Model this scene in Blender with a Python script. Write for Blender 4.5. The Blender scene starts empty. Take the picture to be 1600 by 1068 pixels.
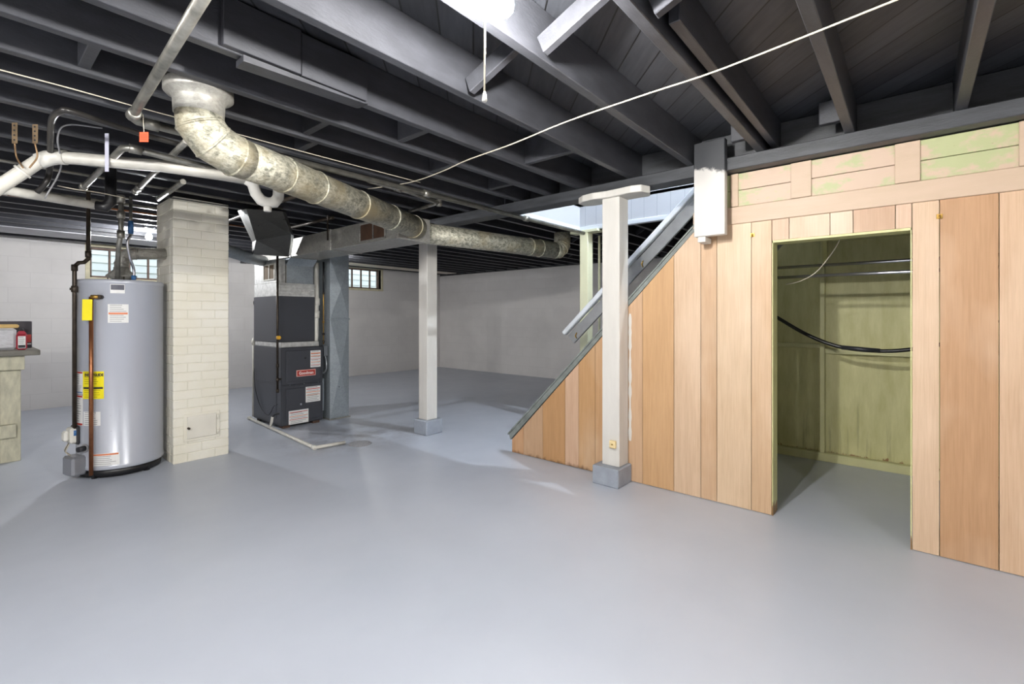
import bpy, bmesh, math, random
from mathutils import Vector, Matrix
random.seed(7)
SC = bpy.context.scene
COL = SC.collection

# ------------------------------------------------------------------ camera, world, exposure
YAW = 40.4
F_PX = 735.0            # focal length in pixels of a 1600 px wide frame
EYE = 1.22
cd = bpy.data.cameras.new('camera'); cam = bpy.data.objects.new('camera', cd); COL.objects.link(cam)
cam.location = (0, 0, EYE); cam.rotation_euler = (math.radians(90), 0, math.radians(YAW - 90))
cd.sensor_fit = 'HORIZONTAL'; cd.sensor_width = 36; cd.lens = F_PX / 1600 * 36
cd.shift_y = -39 / 1600.0; cd.clip_start = 0.02; cd.clip_end = 100
SC.camera = cam
SC.view_settings.view_transform = 'Standard'; SC.view_settings.look = 'None'
SC.view_settings.gamma = 1; SC.view_settings.use_curve_mapping = False
SC.view_settings.exposure = 1.15
w = bpy.data.worlds.new('world'); SC.world = w; w.use_nodes = True
w.node_tree.nodes['Background'].inputs[0].default_value = (0.80, 0.90, 1.0, 1)
w.node_tree.nodes['Background'].inputs[1].default_value = 1.3

BULBS = [  # x, y, z, watts, colour, what it is
    (1.03, 0.91, 2.13, 235, (1.0, 0.98, 0.94), 'bare bulb in a ceiling lampholder with a pull cord, above the open floor'),
    (1.40, 6.62, 2.13, 150, (0.97, 0.98, 1.0), 'bare glowing bulb behind the brick chimney'),
    (4.05, 7.10, 2.13, 55, (1.0, 0.98, 0.94), 'bare bulb over the back room behind the furnace'),
    (-1.10, 2.10, 2.13, 70, (0.97, 0.98, 1.0), 'added fill bulb at the left side of the basement, outside the frame'),  # unseen fill lamp, added to flatten the light from the left
    (-1.20, 0.78, 2.13, 330, (1.0, 0.98, 0.95), 'added fill bulb left of the viewpoint, outside the frame'),  # added main fill: lights the panelling and floor from near the camera
    (0.60, -1.70, 2.13, 110, (1.0, 0.98, 0.94), 'added fill bulb behind the viewpoint, outside the frame'),  # invented bulb behind the camera, weak fill for the foreground
    (3.85, 0.35, 4.25, 600, (0.86, 0.93, 1.0), 'bare bulb above the stairwell, outside the frame'),
]

# ------------------------------------------------------------------ measuring helpers
FX, FY = math.cos(math.radians(YAW)), math.sin(math.radians(YAW))
def ray(px): r = (px - 800) / F_PX; return FX + FY * r, FY - FX * r
def atz(px, py, z):
    t = (z - EYE) * F_PX / (495 - py); a, b = ray(px); return Vector((a * t, b * t, z))
def att(px, py, t):
    a, b = ray(px); return Vector((a * t, b * t, EYE + (495 - py) / F_PX * t))
def onx(px, py, X):
    a, b = ray(px); t = X / a; return Vector((X, b * t, EYE + (495 - py) / F_PX * t))
def ony(px, py, Y):
    a, b = ray(px); t = Y / b; return Vector((a * t, Y, EYE + (495 - py) / F_PX * t))

# ------------------------------------------------------------------ materials
def rgb(r, g, b):
    f = lambda c: (c / 255) / 12.92 if c <= 10 else (((c / 255) + 0.055) / 1.055) ** 2.4
    return (f(r), f(g), f(b), 1)
MATS = {}
class NT:
    def __init__(s, name):
        s.m = bpy.data.materials.new(name); s.m.use_nodes = True; s.t = s.m.node_tree
        s.p = s.t.nodes['Principled BSDF']
    def n(s, kind, **kw):
        x = s.t.nodes.new(kind)
        for k, v in kw.items():
            if k.startswith('i_'): x.inputs[int(k[2:]) if k[2:].isdigit() else k[2:].replace('_', ' ')].default_value = v
            else: setattr(x, k, v)
        return x
    def l(s, a, b): s.t.links.new(a, b)
    def pos(s, scale=(1, 1, 1), swap=None, rot=0):
        g = s.n('ShaderNodeNewGeometry').outputs['Position']
        if swap:
            sp = s.n('ShaderNodeSeparateXYZ'); s.l(g, sp.inputs[0]); cb = s.n('ShaderNodeCombineXYZ')
            for i, c in enumerate(swap):
                if c in 'XYZ': s.l(sp.outputs[c], cb.inputs[i])
            g = cb.outputs[0]
        mp = s.n('ShaderNodeMapping'); mp.inputs['Scale'].default_value = scale
        mp.inputs['Rotation'].default_value = (0, 0, rot); s.l(g, mp.inputs[0]); return mp.outputs[0]
    def noise(s, vec, scale, detail=4, rough=0.55):
        x = s.n('ShaderNodeTexNoise'); x.inputs['Scale'].default_value = scale; x.inputs['Detail'].default_value = detail
        x.inputs['Roughness'].default_value = rough; s.l(vec, x.inputs['Vector']); return x.outputs[0]
    def ramp(s, fac, stops):
        x = s.n('ShaderNodeValToRGB'); e = x.color_ramp.elements
        while len(e) < len(stops): e.new(0.5)
        for i, (p, c) in enumerate(stops):
            e[i].position = p; e[i].color = c if len(c) == 4 else (*c, 1)
        s.l(fac, x.inputs[0]); return x.outputs[0]
    def mix(s, fac, a, b, mode='MIX'):
        x = s.n('ShaderNodeMix', data_type='RGBA', blend_type=mode)
        for i, v in ((0, fac), (6, a), (7, b)):
            if isinstance(v, bpy.types.NodeSocket): s.l(v, x.inputs[i])
            else: x.inputs[i].default_value = v
        return x.outputs[2]
    def math(s, op, a, b=None):
        x = s.n('ShaderNodeMath', operation=op)
        for i, v in enumerate((a, b)):
            if v is None: continue
            if isinstance(v, bpy.types.NodeSocket): s.l(v, x.inputs[i])
            else: x.inputs[i].default_value = v
        return x.outputs[0]
    def bump(s, h, strength=0.3, dist=0.01):
        x = s.n('ShaderNodeBump'); x.inputs['Strength'].default_value = strength; x.inputs['Distance'].default_value = dist
        s.l(h, x.inputs['Height']); s.l(x.outputs[0], s.p.inputs['Normal'])
    def col(s, c):
        if isinstance(c, bpy.types.NodeSocket): s.l(c, s.p.inputs['Base Color'])
        else: s.p.inputs['Base Color'].default_value = c
    def set(s, rough=0.5, metal=0.0, spec=None, coat=None):
        if isinstance(rough, bpy.types.NodeSocket): s.l(rough, s.p.inputs['Roughness'])
        else: s.p.inputs['Roughness'].default_value = rough
        s.p.inputs['Metallic'].default_value = metal
        if spec is not None: s.p.inputs['Specular IOR Level'].default_value = spec
        if coat: s.p.inputs['Coat Weight'].default_value = coat; s.p.inputs['Coat Roughness'].default_value = 0.15

def dim(c, k): return (c[0] * k, c[1] * k, c[2] * k, 1)
def M(name, c, rough=0.5, metal=0.0, var=0.12, vs=6, stretch=(1, 1, 1), bump=0.0, bs=60, c2=None, spec=None, coat=None):
    """painted or plain surface: colour broken up by a little noise, optional fine bump"""
    if name in MATS: return MATS[name]
    t = NT(name); v = t.pos(stretch); n = t.noise(v, vs)
    t.col(t.ramp(n, [(0.3, c2 or dim(c, 1 - var)), (0.7, c if c2 else dim(c, 1 + var * 0.5))]))
    t.set(rough, metal, spec, coat)
    if bump: t.bump(t.noise(v, bs), bump, 0.004)
    MATS[name] = t.m; return t.m

charcoal = M('charcoal_paint', rgb(60, 61, 66), 0.42, var=0.25, vs=7, stretch=(1, 3, 3), bump=0.25, bs=45)
charcoal2 = M('charcoal_paint_beam', rgb(66, 68, 72), 0.5, var=0.3, vs=5, stretch=(3, 1, 6), bump=0.3, bs=40)
post_white = M('white_post_paint', rgb(204, 201, 195), 0.45, var=0.06, vs=3, stretch=(6, 6, 1), bump=0.2, bs=40)
stair_white = M('white_stairwell_paint', rgb(225, 230, 236), 0.5, var=0.04)
cream = M('cream_paint', rgb(222, 222, 190), 0.5, var=0.08, vs=4, bump=0.2)
grey_paint = M('grey_paint', rgb(150, 152, 154), 0.4, var=0.15, vs=9, stretch=(4, 1, 1), bump=0.2)
stringer_grey = M('grey_green_stringer', rgb(122, 128, 124), 0.5, var=0.3, vs=14, bump=0.3)
concrete_base = M('grey_painted_concrete', rgb(146, 152, 162), 0.5, var=0.12, vs=14, bump=0.5, bs=50)
gunmetal = M('furnace_charcoal_steel', rgb(62, 64, 71), 0.36, 0.0, var=0.08, vs=3, spec=0.6)
heater_grey = M('heater_grey_enamel', rgb(176, 180, 190), 0.26, 0.1, var=0.03, vs=2, spec=0.6)
black_plastic = M('black_rubber', rgb(26, 26, 28), 0.4, var=0.1)
iron = M('black_iron', rgb(66, 58, 50), 0.42, 0.6, var=0.3, vs=20, bump=0.2)
galvpipe = M('galvanised_pipe', rgb(150, 148, 140), 0.36, 0.75, var=0.4, vs=16, bump=0.2)
copper = M('copper', rgb(150, 98, 66), 0.35, 0.75, var=0.25, vs=18)
brass = M('brass', rgb(176, 140, 70), 0.35, 0.8, var=0.3, vs=20)
pvc = M('white_pvc', rgb(214, 212, 204), 0.35, var=0.08, vs=8)
pvc_dirty = M('aged_pvc', rgb(208, 205, 195), 0.4, var=0.15, vs=10)
yellow = M('yellow_label', rgb(245, 228, 20), 0.5, var=0.03)
paper = M('white_label', rgb(228, 228, 226), 0.5, var=0.04, vs=30)
orange = M('orange_print', rgb(222, 128, 84), 0.5, var=0.05)
red = M('red_print', rgb(190, 60, 50), 0.5, var=0.05)
ink = M('dark_print', rgb(40, 40, 44), 0.6, var=0.05)
greyink = M('grey_print', rgb(150, 150, 152), 0.6, var=0.05)
blue = M('blue_plastic', rgb(60, 110, 165), 0.4, var=0.1)
cordmat = M('white_cord', rgb(196, 188, 170), 0.8, var=0.15, vs=60, bump=0.4, bs=200)
chrome = M('chrome_rod', rgb(190, 192, 200), 0.22, 0.9, var=0.1, vs=12)
foil = M('foil_tape', rgb(212, 212, 210), 0.42, 0.45, var=0.25, vs=25, bump=0.9, bs=45)
rubber = M('black_hose', rgb(22, 22, 24), 0.35, var=0.1)
bare_wood = M('bare_wood', rgb(168, 128, 88), 0.65, var=0.3, vs=6, stretch=(1, 8, 8))
bench_paint = M('worn_cream_bench_paint', rgb(196, 192, 168), 0.55, var=0.25, vs=9, stretch=(3, 3, 1), bump=0.3)
bench_top = M('grey_bench_top', rgb(120, 117, 108), 0.55, var=0.3, vs=9, stretch=(1, 6, 4), bump=0.3)
red_pl = M('red_plastic', rgb(170, 44, 62), 0.4, var=0.1)
box_white = M('plastic_wrap_white', rgb(205, 207, 212), 0.35, var=0.2, vs=22, stretch=(1, 1, 3), bump=0.8, bs=26)
box_tan = M('tan_card', rgb(226, 190, 120), 0.6, var=0.15)
box_dark = M('dark_card', rgb(62, 58, 66), 0.55, var=0.2)
win_wood = M('brown_window_wood', rgb(126, 104, 92), 0.6, var=0.25, vs=14)
win_trim = M('cream_window_trim', rgb(214, 206, 176), 0.6, var=0.2, vs=12, bump=0.3)
silver_switch = M('junction_box_steel', rgb(160, 166, 172), 0.35, 0.7, var=0.1)
tag_red = M('orange_red_tag', rgb(232, 88, 48), 0.6, var=0.1, vs=40)
soil = M('outdoor_ground', rgb(120, 125, 90), 0.9, var=0.4, vs=4)

def galv(name, ca, cb, rough=0.34, metal=0.8, vs=28, bump=0.25, dust=None):
    t = NT(name); v = t.pos()
    vo = t.n('ShaderNodeTexVoronoi'); vo.inputs['Scale'].default_value = vs; t.l(v, vo.inputs['Vector'])
    n = t.noise(v, 9, 5)
    sep = t.n('ShaderNodeSeparateColor'); t.l(vo.outputs['Color'], sep.inputs[0])
    fine = t.noise(t.pos((1, 1, 2.2)), vs * 1.1, 6, 0.75)
    f = t.math('ADD', t.math('ADD', t.math('MULTIPLY', sep.outputs[0], 0.14), t.math('MULTIPLY', fine, 0.75)), t.math('MULTIPLY', n, 0.25))
    c = t.ramp(f, [(0.42, ca), (0.72, cb)])
    if dust:
        d = t.ramp(t.noise(v, 3.5, 4), [(0.5, (0, 0, 0, 1)), (0.7, (1, 1, 1, 1))]); c = t.mix(d, c, dust)
    t.col(c); r = t.math('MULTIPLY_ADD', n, 0.3); t.t.nodes[-1].inputs[2].default_value = rough - 0.1
    t.set(r, metal); t.bump(fine, bump, 0.004); return t.m
galv_duct = galv('galvanised_spangle_duct', rgb(96, 98, 86), rgb(214, 210, 192), 0.40, 0.4, 40, 0.8, rgb(168, 156, 126))
galv_blue = galv('clean_galvanised_sheet', rgb(142, 150, 156), rgb(166, 175, 181), 0.4, 0.3, 60, 0.05)
galv_trunk = galv('aged_galvanised_sheet', rgb(138, 136, 130), rgb(172, 170, 162), 0.34, 0.3, 40, 0.08)
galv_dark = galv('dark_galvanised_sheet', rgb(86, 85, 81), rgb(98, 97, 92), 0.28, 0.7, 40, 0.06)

def floor_mat():
    t = NT('grey_blue_painted_floor'); v = t.pos()
    n = t.noise(v, 0.9, 5); n2 = t.noise(v, 14, 6, 0.7); n3 = t.noise(t.pos((1, 1, 1)), 2.6, 8, 0.75)
    c = t.ramp(n, [(0.3, rgb(178, 184, 196)), (0.7, rgb(190, 195, 206))])
    sc = t.ramp(n2, [(0.69, (0, 0, 0, 1)), (0.75, (1, 1, 1, 1))]); c = t.mix(t.math('MULTIPLY', sc, 0.35), c, rgb(222, 224, 229))
    # worn spot around the floor drain
    sp = t.n('ShaderNodeVectorMath', operation='DISTANCE'); t.l(t.pos((0.8, 1, 1)), sp.inputs[0]); sp.inputs[1].default_value = (2.1, 4.35, 0)
    near = t.ramp(sp.outputs['Value'], [(0.05, (1, 1, 1, 1)), (0.75, (0, 0, 0, 1))])
    worn = t.math('MULTIPLY', near, t.ramp(n3, [(0.42, (0, 0, 0, 1)), (0.56, (1, 1, 1, 1))]))
    c = t.mix(t.math('MULTIPLY', worn, 0.7), c, rgb(112, 110, 114))
    t.col(c); r = t.math('MULTIPLY_ADD', t.noise(v, 5, 4), 0.22); t.t.nodes[-1].inputs[2].default_value = 0.25
    t.set(r, 0, 0.5); t.bump(t.noise(v, 7, 5), 0.12, 0.01); return t.m
M_floor = floor_mat()

def block_mat(name, swap, c, c2):
    t = NT(name); v = t.pos(swap=swap)
    b = t.n('ShaderNodeTexBrick'); t.l(v, b.inputs['Vector'])
    for k, val in (('Scale', 1.0), ('Mortar Size', 0.006), ('Mortar Smooth', 0.6), ('Brick Width', 0.4), ('Row Height', 0.2)): b.inputs[k].default_value = val
    b.inputs['Color1'].default_value = c; b.inputs['Color2'].default_value = dim(c, 0.97); b.inputs['Mortar'].default_value = dim(c, 0.93)
    n = t.noise(v, 1.6, 6); n2 = t.noise(v, 30, 4)
    t.col(t.mix(t.ramp(n, [(0.45, (0, 0, 0, 1)), (0.75, (0.7, 0.7, 0.7, 1))]), b.outputs['Color'], c2))
    h = t.math('SUBTRACT', t.math('MULTIPLY', n2, 0.25), b.outputs['Fac'])
    t.set(0.6); t.bump(h, 0.22, 0.005); return t.m
WC, WC2 = rgb(222, 219, 217), rgb(204, 201, 199)
M_wallY = block_mat('white_painted_block_y', 'XZ-', WC, WC2)
M_wallX = block_mat('white_painted_block_x', 'YZ-', WC, WC2)

def plank_ceiling():
    t = NT('charcoal_diagonal_subfloor'); v = t.pos(rot=math.radians(-45))
    sp = t.n('ShaderNodeSeparateXYZ'); t.l(v, sp.inputs[0]); y = t.math('DIVIDE', sp.outputs['Y'], 0.14)
    fr = t.math('FRACT', y); seam = t.math('LESS_THAN', fr, 0.05)
    idn = t.n('ShaderNodeTexWhiteNoise', noise_dimensions='1D'); t.l(t.math('FLOOR', y), idn.inputs['W'])
    mp = t.n('ShaderNodeMapping'); mp.inputs['Scale'].default_value = (1.2, 9, 1); t.l(v, mp.inputs[0])
    g = t.noise(mp.outputs[0], 4, 6, 0.65)
    f = t.math('ADD', t.math('MULTIPLY', g, 0.7), t.math('MULTIPLY', idn.outputs[0], 0.3))
    c = t.ramp(f, [(0.3, rgb(48, 50, 55)), (0.75, rgb(72, 74, 80))])
    t.col(t.mix(seam, c, rgb(12, 12, 13))); t.set(0.5)
    h = t.math('SUBTRACT', t.math('MULTIPLY', g, 0.3), seam); t.bump(h, 0.5, 0.006); return t.m
M_ceil = plank_ceiling()

def veneer():
    t = NT('luan_veneer'); oi = t.n('ShaderNodeObjectInfo')
    v = t.pos((9, 9, 0.7)); n = t.noise(v, 5, 6, 0.65); n2 = t.noise(t.pos((120, 120, 3)), 1.5, 2)
    n3 = t.noise(t.pos((2, 2, 0.8)), 1.6, 3)
    c = t.mix(1.0, oi.outputs['Color'], t.ramp(n, [(0.3, (0.92, 0.90, 0.87, 1)), (0.7, (1.06, 1.06, 1.06, 1))]), 'MULTIPLY')
    c = t.mix(1.0, c, t.ramp(n2, [(0.35, (0.93, 0.91, 0.89, 1)), (0.55, (1, 1, 1, 1))]), 'MULTIPLY')
    c = t.mix(t.ramp(n3, [(0.5, (0, 0, 0, 1)), (0.8, (0.35, 0.35, 0.35, 1))]), c, rgb(236, 214, 190))
    sp = t.n('ShaderNodeSeparateXYZ'); t.l(t.pos(), sp.inputs[0])     # water stains where the boards meet the floor
    low = t.math('SUBTRACT', t.math('MULTIPLY', t.math('GREATER_THAN', sp.outputs['Y'], 1.7), 0.035), sp.outputs['Z']); st = t.math('ADD', t.math('MULTIPLY', low, 12), t.math('SUBTRACT', t.noise(t.pos((14, 14, 6)), 2.5, 4), 0.45))
    c = t.mix(t.ramp(st, [(0.15, (0, 0, 0, 1)), (0.5, (0.8, 0.8, 0.8, 1))]), c, rgb(96, 66, 40))
    t.col(c); t.set(0.45, 0, 0.4); t.bump(n2, 0.08, 0.002); return t.m
M_veneer = veneer()

def siding():
    t = NT('pink_over_green_paint'); v = t.pos((1, 1, 1.6))
    n = t.noise(v, 2.6, 6, 0.7); n2 = t.noise(t.pos((1, 3, 22)), 3, 5, 0.7)
    c = t.ramp(n, [(0.46, rgb(192, 168, 147)), (0.53, rgb(170, 174, 130))])
    sc = t.ramp(n2, [(0.70, (0, 0, 0, 1)), (0.73, (1, 1, 1, 1))]); c = t.mix(sc, c, rgb(120, 122, 84))
    t.col(c); t.set(0.5); t.bump(n2, 0.25, 0.003); return t.m
M_siding = siding()
M_trim_pink = M('pink_cream_trim_paint', rgb(192, 168, 146), 0.5, var=0.06, vs=5, stretch=(1, 1, 5), bump=0.15, c2=rgb(186, 163, 139))

def green():
    t = NT('olive_green_closet_paint'); v = t.pos((4, 4, 0.9)); n = t.noise(v, 3, 6, 0.65)
    c = t.ramp(n, [(0.3, rgb(184, 181, 124)), (0.7, rgb(210, 206, 154))])
    sp = t.n('ShaderNodeSeparateXYZ'); t.l(t.pos(), sp.inputs[0])
    drip = t.noise(t.pos((16, 16, 0.8)), 1.6, 5, 0.7)
    m1 = t.ramp(t.math('ADD', drip, t.math('MULTIPLY', t.math('SUBTRACT', 0.55, sp.outputs['Z']), 0.16)), [(0.60, (0, 0, 0, 1)), (0.72, (0.6, 0.6, 0.6, 1))])
    c = t.mix(m1, c, rgb(146, 142, 104))
    rot = t.math('ADD', t.math('MULTIPLY', t.math('SUBTRACT', 0.09, sp.outputs['Z']), 6), t.noise(t.pos((12, 12, 5)), 2, 5, 0.7))
    c = t.mix(t.ramp(rot, [(0.60, (0, 0, 0, 1)), (0.68, (1, 1, 1, 1))]), c, rgb(140, 106, 66))
    t.col(c); t.set(0.5); t.bump(n, 0.15, 0.003); return t.m
M_green = green()
M_green2 = M('green_framing_paint', rgb(200, 198, 148), 0.5, var=0.12, vs=6, stretch=(1, 1, 0.4), bump=0.2)

def brickpaint():
    t = NT('white_painted_brick'); v = t.pos(); n = t.noise(v, 3, 6); n2 = t.noise(v, 24, 5, 0.7)
    c = t.ramp(n, [(0.35, rgb(224, 219, 202)), (0.7, rgb(232, 229, 218))])
    c = t.mix(t.ramp(n2, [(0.68, (0, 0, 0, 1)), (0.8, (0.4, 0.4, 0.4, 1))]), c, rgb(170, 160, 128))
    t.col(c); t.set(0.55); t.bump(n2, 0.4, 0.004); return t.m
M_brick = brickpaint()

def glass():
    t = NT('window_glass'); t.col((0.95, 0.97, 0.98, 1)); t.set(0.02)
    t.p.inputs['Transmission Weight'].default_value = 1.0; t.p.inputs['IOR'].default_value = 1.02; return t.m
M_glass = glass()
def emit(name, c, s):
    t = NT(name); t.p.inputs['Emission Color'].default_value = (*c, 1); t.p.inputs['Emission Strength'].default_value = s
    t.col((0.9, 0.9, 0.9, 1)); return t.m

# ------------------------------------------------------------------ mesh building
class MB:
    def __init__(s): s.bm = bmesh.new()
    def box(s, x0, x1, y0, y1, z0, z1, bev=0.003):
        b = bmesh.new(); bmesh.ops.create_cube(b, size=1)
        for v in b.verts:
            v.co = Vector((x0 if v.co.x < 0 else x1, y0 if v.co.y < 0 else y1, z0 if v.co.z < 0 else z1))
        bmesh.ops.recalc_face_normals(b, faces=b.faces)
        if bev: bmesh.ops.bevel(b, geom=b.edges[:], offset=min(bev, abs(x1-x0)*.4, abs(y1-y0)*.4, abs(z1-z0)*.4), segments=1, affect='EDGES')
        s.take(b); return s
    def take(s, b, mtx=None):
        me = bpy.data.meshes.new('tmp'); b.to_mesh(me); b.free()
        if mtx: me.transform(mtx)
        s.bm.from_mesh(me); bpy.data.meshes.remove(me)
    def obox(s, a, b, wid, hgt, bev=0.003, up=(0, 0, 1)):
        """bar with square section from a to b"""
        a, b = Vector(a), Vector(b); d = b - a; L = d.length; z = d.normalized(); up = Vector(up)
        x = z.cross(up); x = x.normalized() if x.length > 1e-4 else Vector((1, 0, 0)); y = x.cross(z)
        m = MB().box(-wid/2, wid/2, -hgt/2, hgt/2, 0, L, bev)
        mt = Matrix(((x.x, y.x, z.x, a.x), (x.y, y.y, z.y, a.y), (x.z, y.z, z.z, a.z), (0, 0, 0, 1)))
        s.take(m.bm, mt); return s
    def prism(s, pts, axis, a0, a1, bev=0.0):
        """polygon pts (2D) extruded along axis from a0 to a1; 2D coords are the other two axes in order"""
        def P(u, v, w): return {'x': (w, u, v), 'y': (u, w, v), 'z': (u, v, w)}[axis]
        b = bmesh.new(); A = [b.verts.new(P(u, v, a0)) for u, v in pts]; B = [b.verts.new(P(u, v, a1)) for u, v in pts]
        b.faces.new(A); b.faces.new(B[::-1]); n = len(pts)
        for i in range(n): b.faces.new((A[i], B[i], B[(i+1) % n], A[(i+1) % n]))
        bmesh.ops.recalc_face_normals(b, faces=b.faces)
        if bev: bmesh.ops.bevel(b, geom=b.edges[:], offset=bev, segments=1, affect='EDGES')
        s.take(b); return s
    def tube(s, pts, r, n=12, cap=True):
        pts = [Vector(p) for p in pts]; N = len(pts); rs = r if isinstance(r, (list, tuple)) else [r] * N
        rings = []; ref = None
        for i, p in enumerate(pts):
            d0 = (pts[i] - pts[i-1]).normalized() if i else None
            d1 = (pts[i+1] - pts[i]).normalized() if i < N - 1 else None
            if d0 is None: t = d1
            elif d1 is None: t = d0
            else: t = (d0 + d1); t = t.normalized() if t.length > 1e-5 else d1
            sc = 1.0
            if ref is None:
                ref = Vector((0, 0, 1)) if abs(t.z) < .9 else Vector((1, 0, 0))
            x = (ref - t * ref.dot(t)).normalized(); y = t.cross(x); ref = x
            ring = []
            for k in range(n):
                a = 2 * math.pi * k / n; off = x * math.cos(a) + y * math.sin(a)
                if d0 is not None and d1 is not None:   # mitre
                    bend = (d1 - d0); c = d0.dot(t)
                    if bend.length > 1e-5 and c > .3:
                        bn = bend.normalized(); off = off + bn * off.dot(bn) * (1 / c - 1)
                ring.append(s.bm.verts.new(p + off * rs[i]))
            rings.append(ring)
        for a, b in zip(rings, rings[1:]):
            for k in range(n):
                f = s.bm.faces.new((a[k], a[(k+1) % n], b[(k+1) % n], b[k])); f.smooth = True
        if cap: s.bm.faces.new(rings[0][::-1]); s.bm.faces.new(rings[-1])
        return s
    def lathe(s, prof, c, n=32, axis='z', smooth=True):
        rings = []
        for r, h in prof:
            ring = []
            for k in range(n):
                a = 2 * math.pi * k / n; u, v = r * math.cos(a), r * math.sin(a)
                q = {'z': (u, v, h), 'x': (h, u, v), 'y': (u, h, v)}[axis]
                ring.append(s.bm.verts.new(Vector(c) + Vector(q)))
            rings.append(ring)
        for a, b in zip(rings, rings[1:]):
            for k in range(n):
                f = s.bm.faces.new((a[k], a[(k+1) % n], b[(k+1) % n], b[k])); f.smooth = smooth
        s.bm.faces.new(rings[0][::-1]); s.bm.faces.new(rings[-1]); return s
    def face(s, *pts):
        s.bm.faces.new([s.bm.verts.new(Vector(p)) for p in pts]); return s
    def loft(s, rings):
        R = [[s.bm.verts.new(Vector(p)) for p in r] for r in rings]; n = len(R[0])
        for a, b in zip(R, R[1:]):
            for k in range(n): s.bm.faces.new((a[k], a[(k+1) % n], b[(k+1) % n], b[k]))
        s.bm.faces.new(R[0][::-1]); s.bm.faces.new(R[-1]); return s
    def build(s, name, mat, parent=None, label=None, kind=None, fix=True, category=None, group=None, origin=None):
        if fix: bmesh.ops.recalc_face_normals(s.bm, faces=s.bm.faces)
        if parent is None and kind != 'structure':
            xs = [v.co for v in s.bm.verts]
            o0 = Vector(origin) if origin else Vector(((min(v.x for v in xs)+max(v.x for v in xs))/2, (min(v.y for v in xs)+max(v.y for v in xs))/2, min(v.z for v in xs)))
        elif parent is not None:
            o0 = WORLD[parent.name]
        else: o0 = Vector((0, 0, 0))
        for v in s.bm.verts: v.co -= o0
        me = bpy.data.meshes.new(name); s.bm.to_mesh(me); s.bm.free()
        me.materials.append(mat); o = bpy.data.objects.new(name, me); COL.objects.link(o)
        WORLD[o.name] = o0
        if parent is None: o.location = o0
        else: o.parent = parent
        if label: o['label'] = label
        if kind: o['kind'] = kind
        if category: o['category'] = category
        if group: o['group'] = group
        return o
WORLD = {}      # world origin in which an object's mesh was written
def B(*a, **k): return MB().box(*a, **k)
def thing(name, label, cat, loc, group=None):
    o = bpy.data.objects.new(name, None); COL.objects.link(o); o.location = loc; o.empty_display_size = 0.1
    o['label'] = label; o['category'] = cat
    if group: o['group'] = group
    WORLD[o.name] = Vector(loc); return o
def catenary(a, b, sag, n=14):
    a, b = Vector(a), Vector(b); return [a.lerp(b, i / n) - Vector((0, 0, sag * 4 * (i / n) * (1 - i / n))) for i in range(n + 1)]
def smooth_path(pts, n=6):
    P = [Vector(p) for p in pts]; P = [P[0]*2 - P[1]] + P + [P[-1]*2 - P[-2]]; out = []
    for i in range(1, len(P) - 2):
        for k in range(n):
            t = k / n; a, b, c, d = P[i-1:i+3]
            out.append(0.5 * ((2*b) + (c-a)*t + (2*a-5*b+4*c-d)*t*t + (3*b-a-3*c+d)*t**3))
    out.append(P[-2]); return out
def text_mesh(body, size, fmap, name, mat, parent, u, v, off=0.0015, align='CENTER', bold=0.0, wide=1.0):
    c = bpy.data.curves.new('lettering', 'FONT'); c.body = body; c.size = size; c.align_x = align; c.offset = bold
    o = bpy.data.objects.new('lettering', c); COL.objects.link(o)
    dg = bpy.context.evaluated_depsgraph_get(); me = bpy.data.meshes.new_from_object(o.evaluated_get(dg))
    bpy.data.objects.remove(o); bm = bmesh.new(); bm.from_mesh(me); bpy.data.meshes.remove(me)
    bmesh.ops.subdivide_edges(bm, edges=[e for e in bm.edges if e.calc_length() > size * .6], cuts=2)
    for q in bm.verts: q.co = Vector(fmap(u + q.co.x * wide, v + q.co.y, off))
    m = MB(); m.take(bm); return m.build(name, mat, parent, fix=False)
def patch(mb, fmap, u0, u1, v0, v1, off, n=8):
    b = [mb.bm.verts.new(Vector(fmap(u0 + (u1-u0)*i/n, v0, off))) for i in range(n+1)]
    t = [mb.bm.verts.new(Vector(fmap(u0 + (u1-u0)*i/n, v1, off))) for i in range(n+1)]
    for i in range(n): mb.bm.faces.new((b[i], b[i+1], t[i+1], t[i]))
    return mb
def sticker(parent, fmap, u0, u1, v0, v1, base=paper, bands=(), lines=6, lmat=greyink, name='label', off=0.001, margin=0.1, gap=(0, 1)):
    o = patch(MB(), fmap, u0, u1, v0, v1, off).build(name, base, parent, fix=False)
    W, H = u1 - u0, v1 - v0
    for (a, b, m) in bands:
        patch(MB(), fmap, u0 + W*.04, u1 - W*.04, v0 + H*a, v0 + H*b, off + 0.0006).build('printed_band', m, o, fix=False) if False else \
        sub(patch(MB(), fmap, u0 + W*.04, u1 - W*.04, v0 + H*a, v0 + H*b, off + 0.0006), 'printed_band', m, o)
    if lines:
        mb = MB()
        for i in range(lines):
            v = v0 + H * (gap[0] + (gap[1]-gap[0]) * (i + .7) / (lines + .4))
            if any(v0 + H*a - H*.03 < v < v0 + H*b + H*.03 for a, b, _ in bands): continue
            patch(mb, fmap, u0 + W*margin, u1 - W*(margin + random.random()*.25), v, v + H*.35/(lines+2), off + 0.0008)
        if len(mb.bm.verts): sub(mb, 'printed_text', lmat, o)
    return o
def sub(mb, name, mat, parent): return mb.build(name, mat, parent, fix=False)

# ================================================================== SETTING
H_J, H_B, H_S = 2.22, 2.14, 2.42         # undersides of joists, beam, subfloor
XW, YW = 7.62, 8.80                      # right-back and left-back walls
X0, Y0 = -2.2, -2.6                      # walls outside the frame
B(X0-.2, XW+.2, Y0-.2, YW+.2, -0.12, 0, bev=0).build('floor', M_floor, kind='structure')
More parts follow.
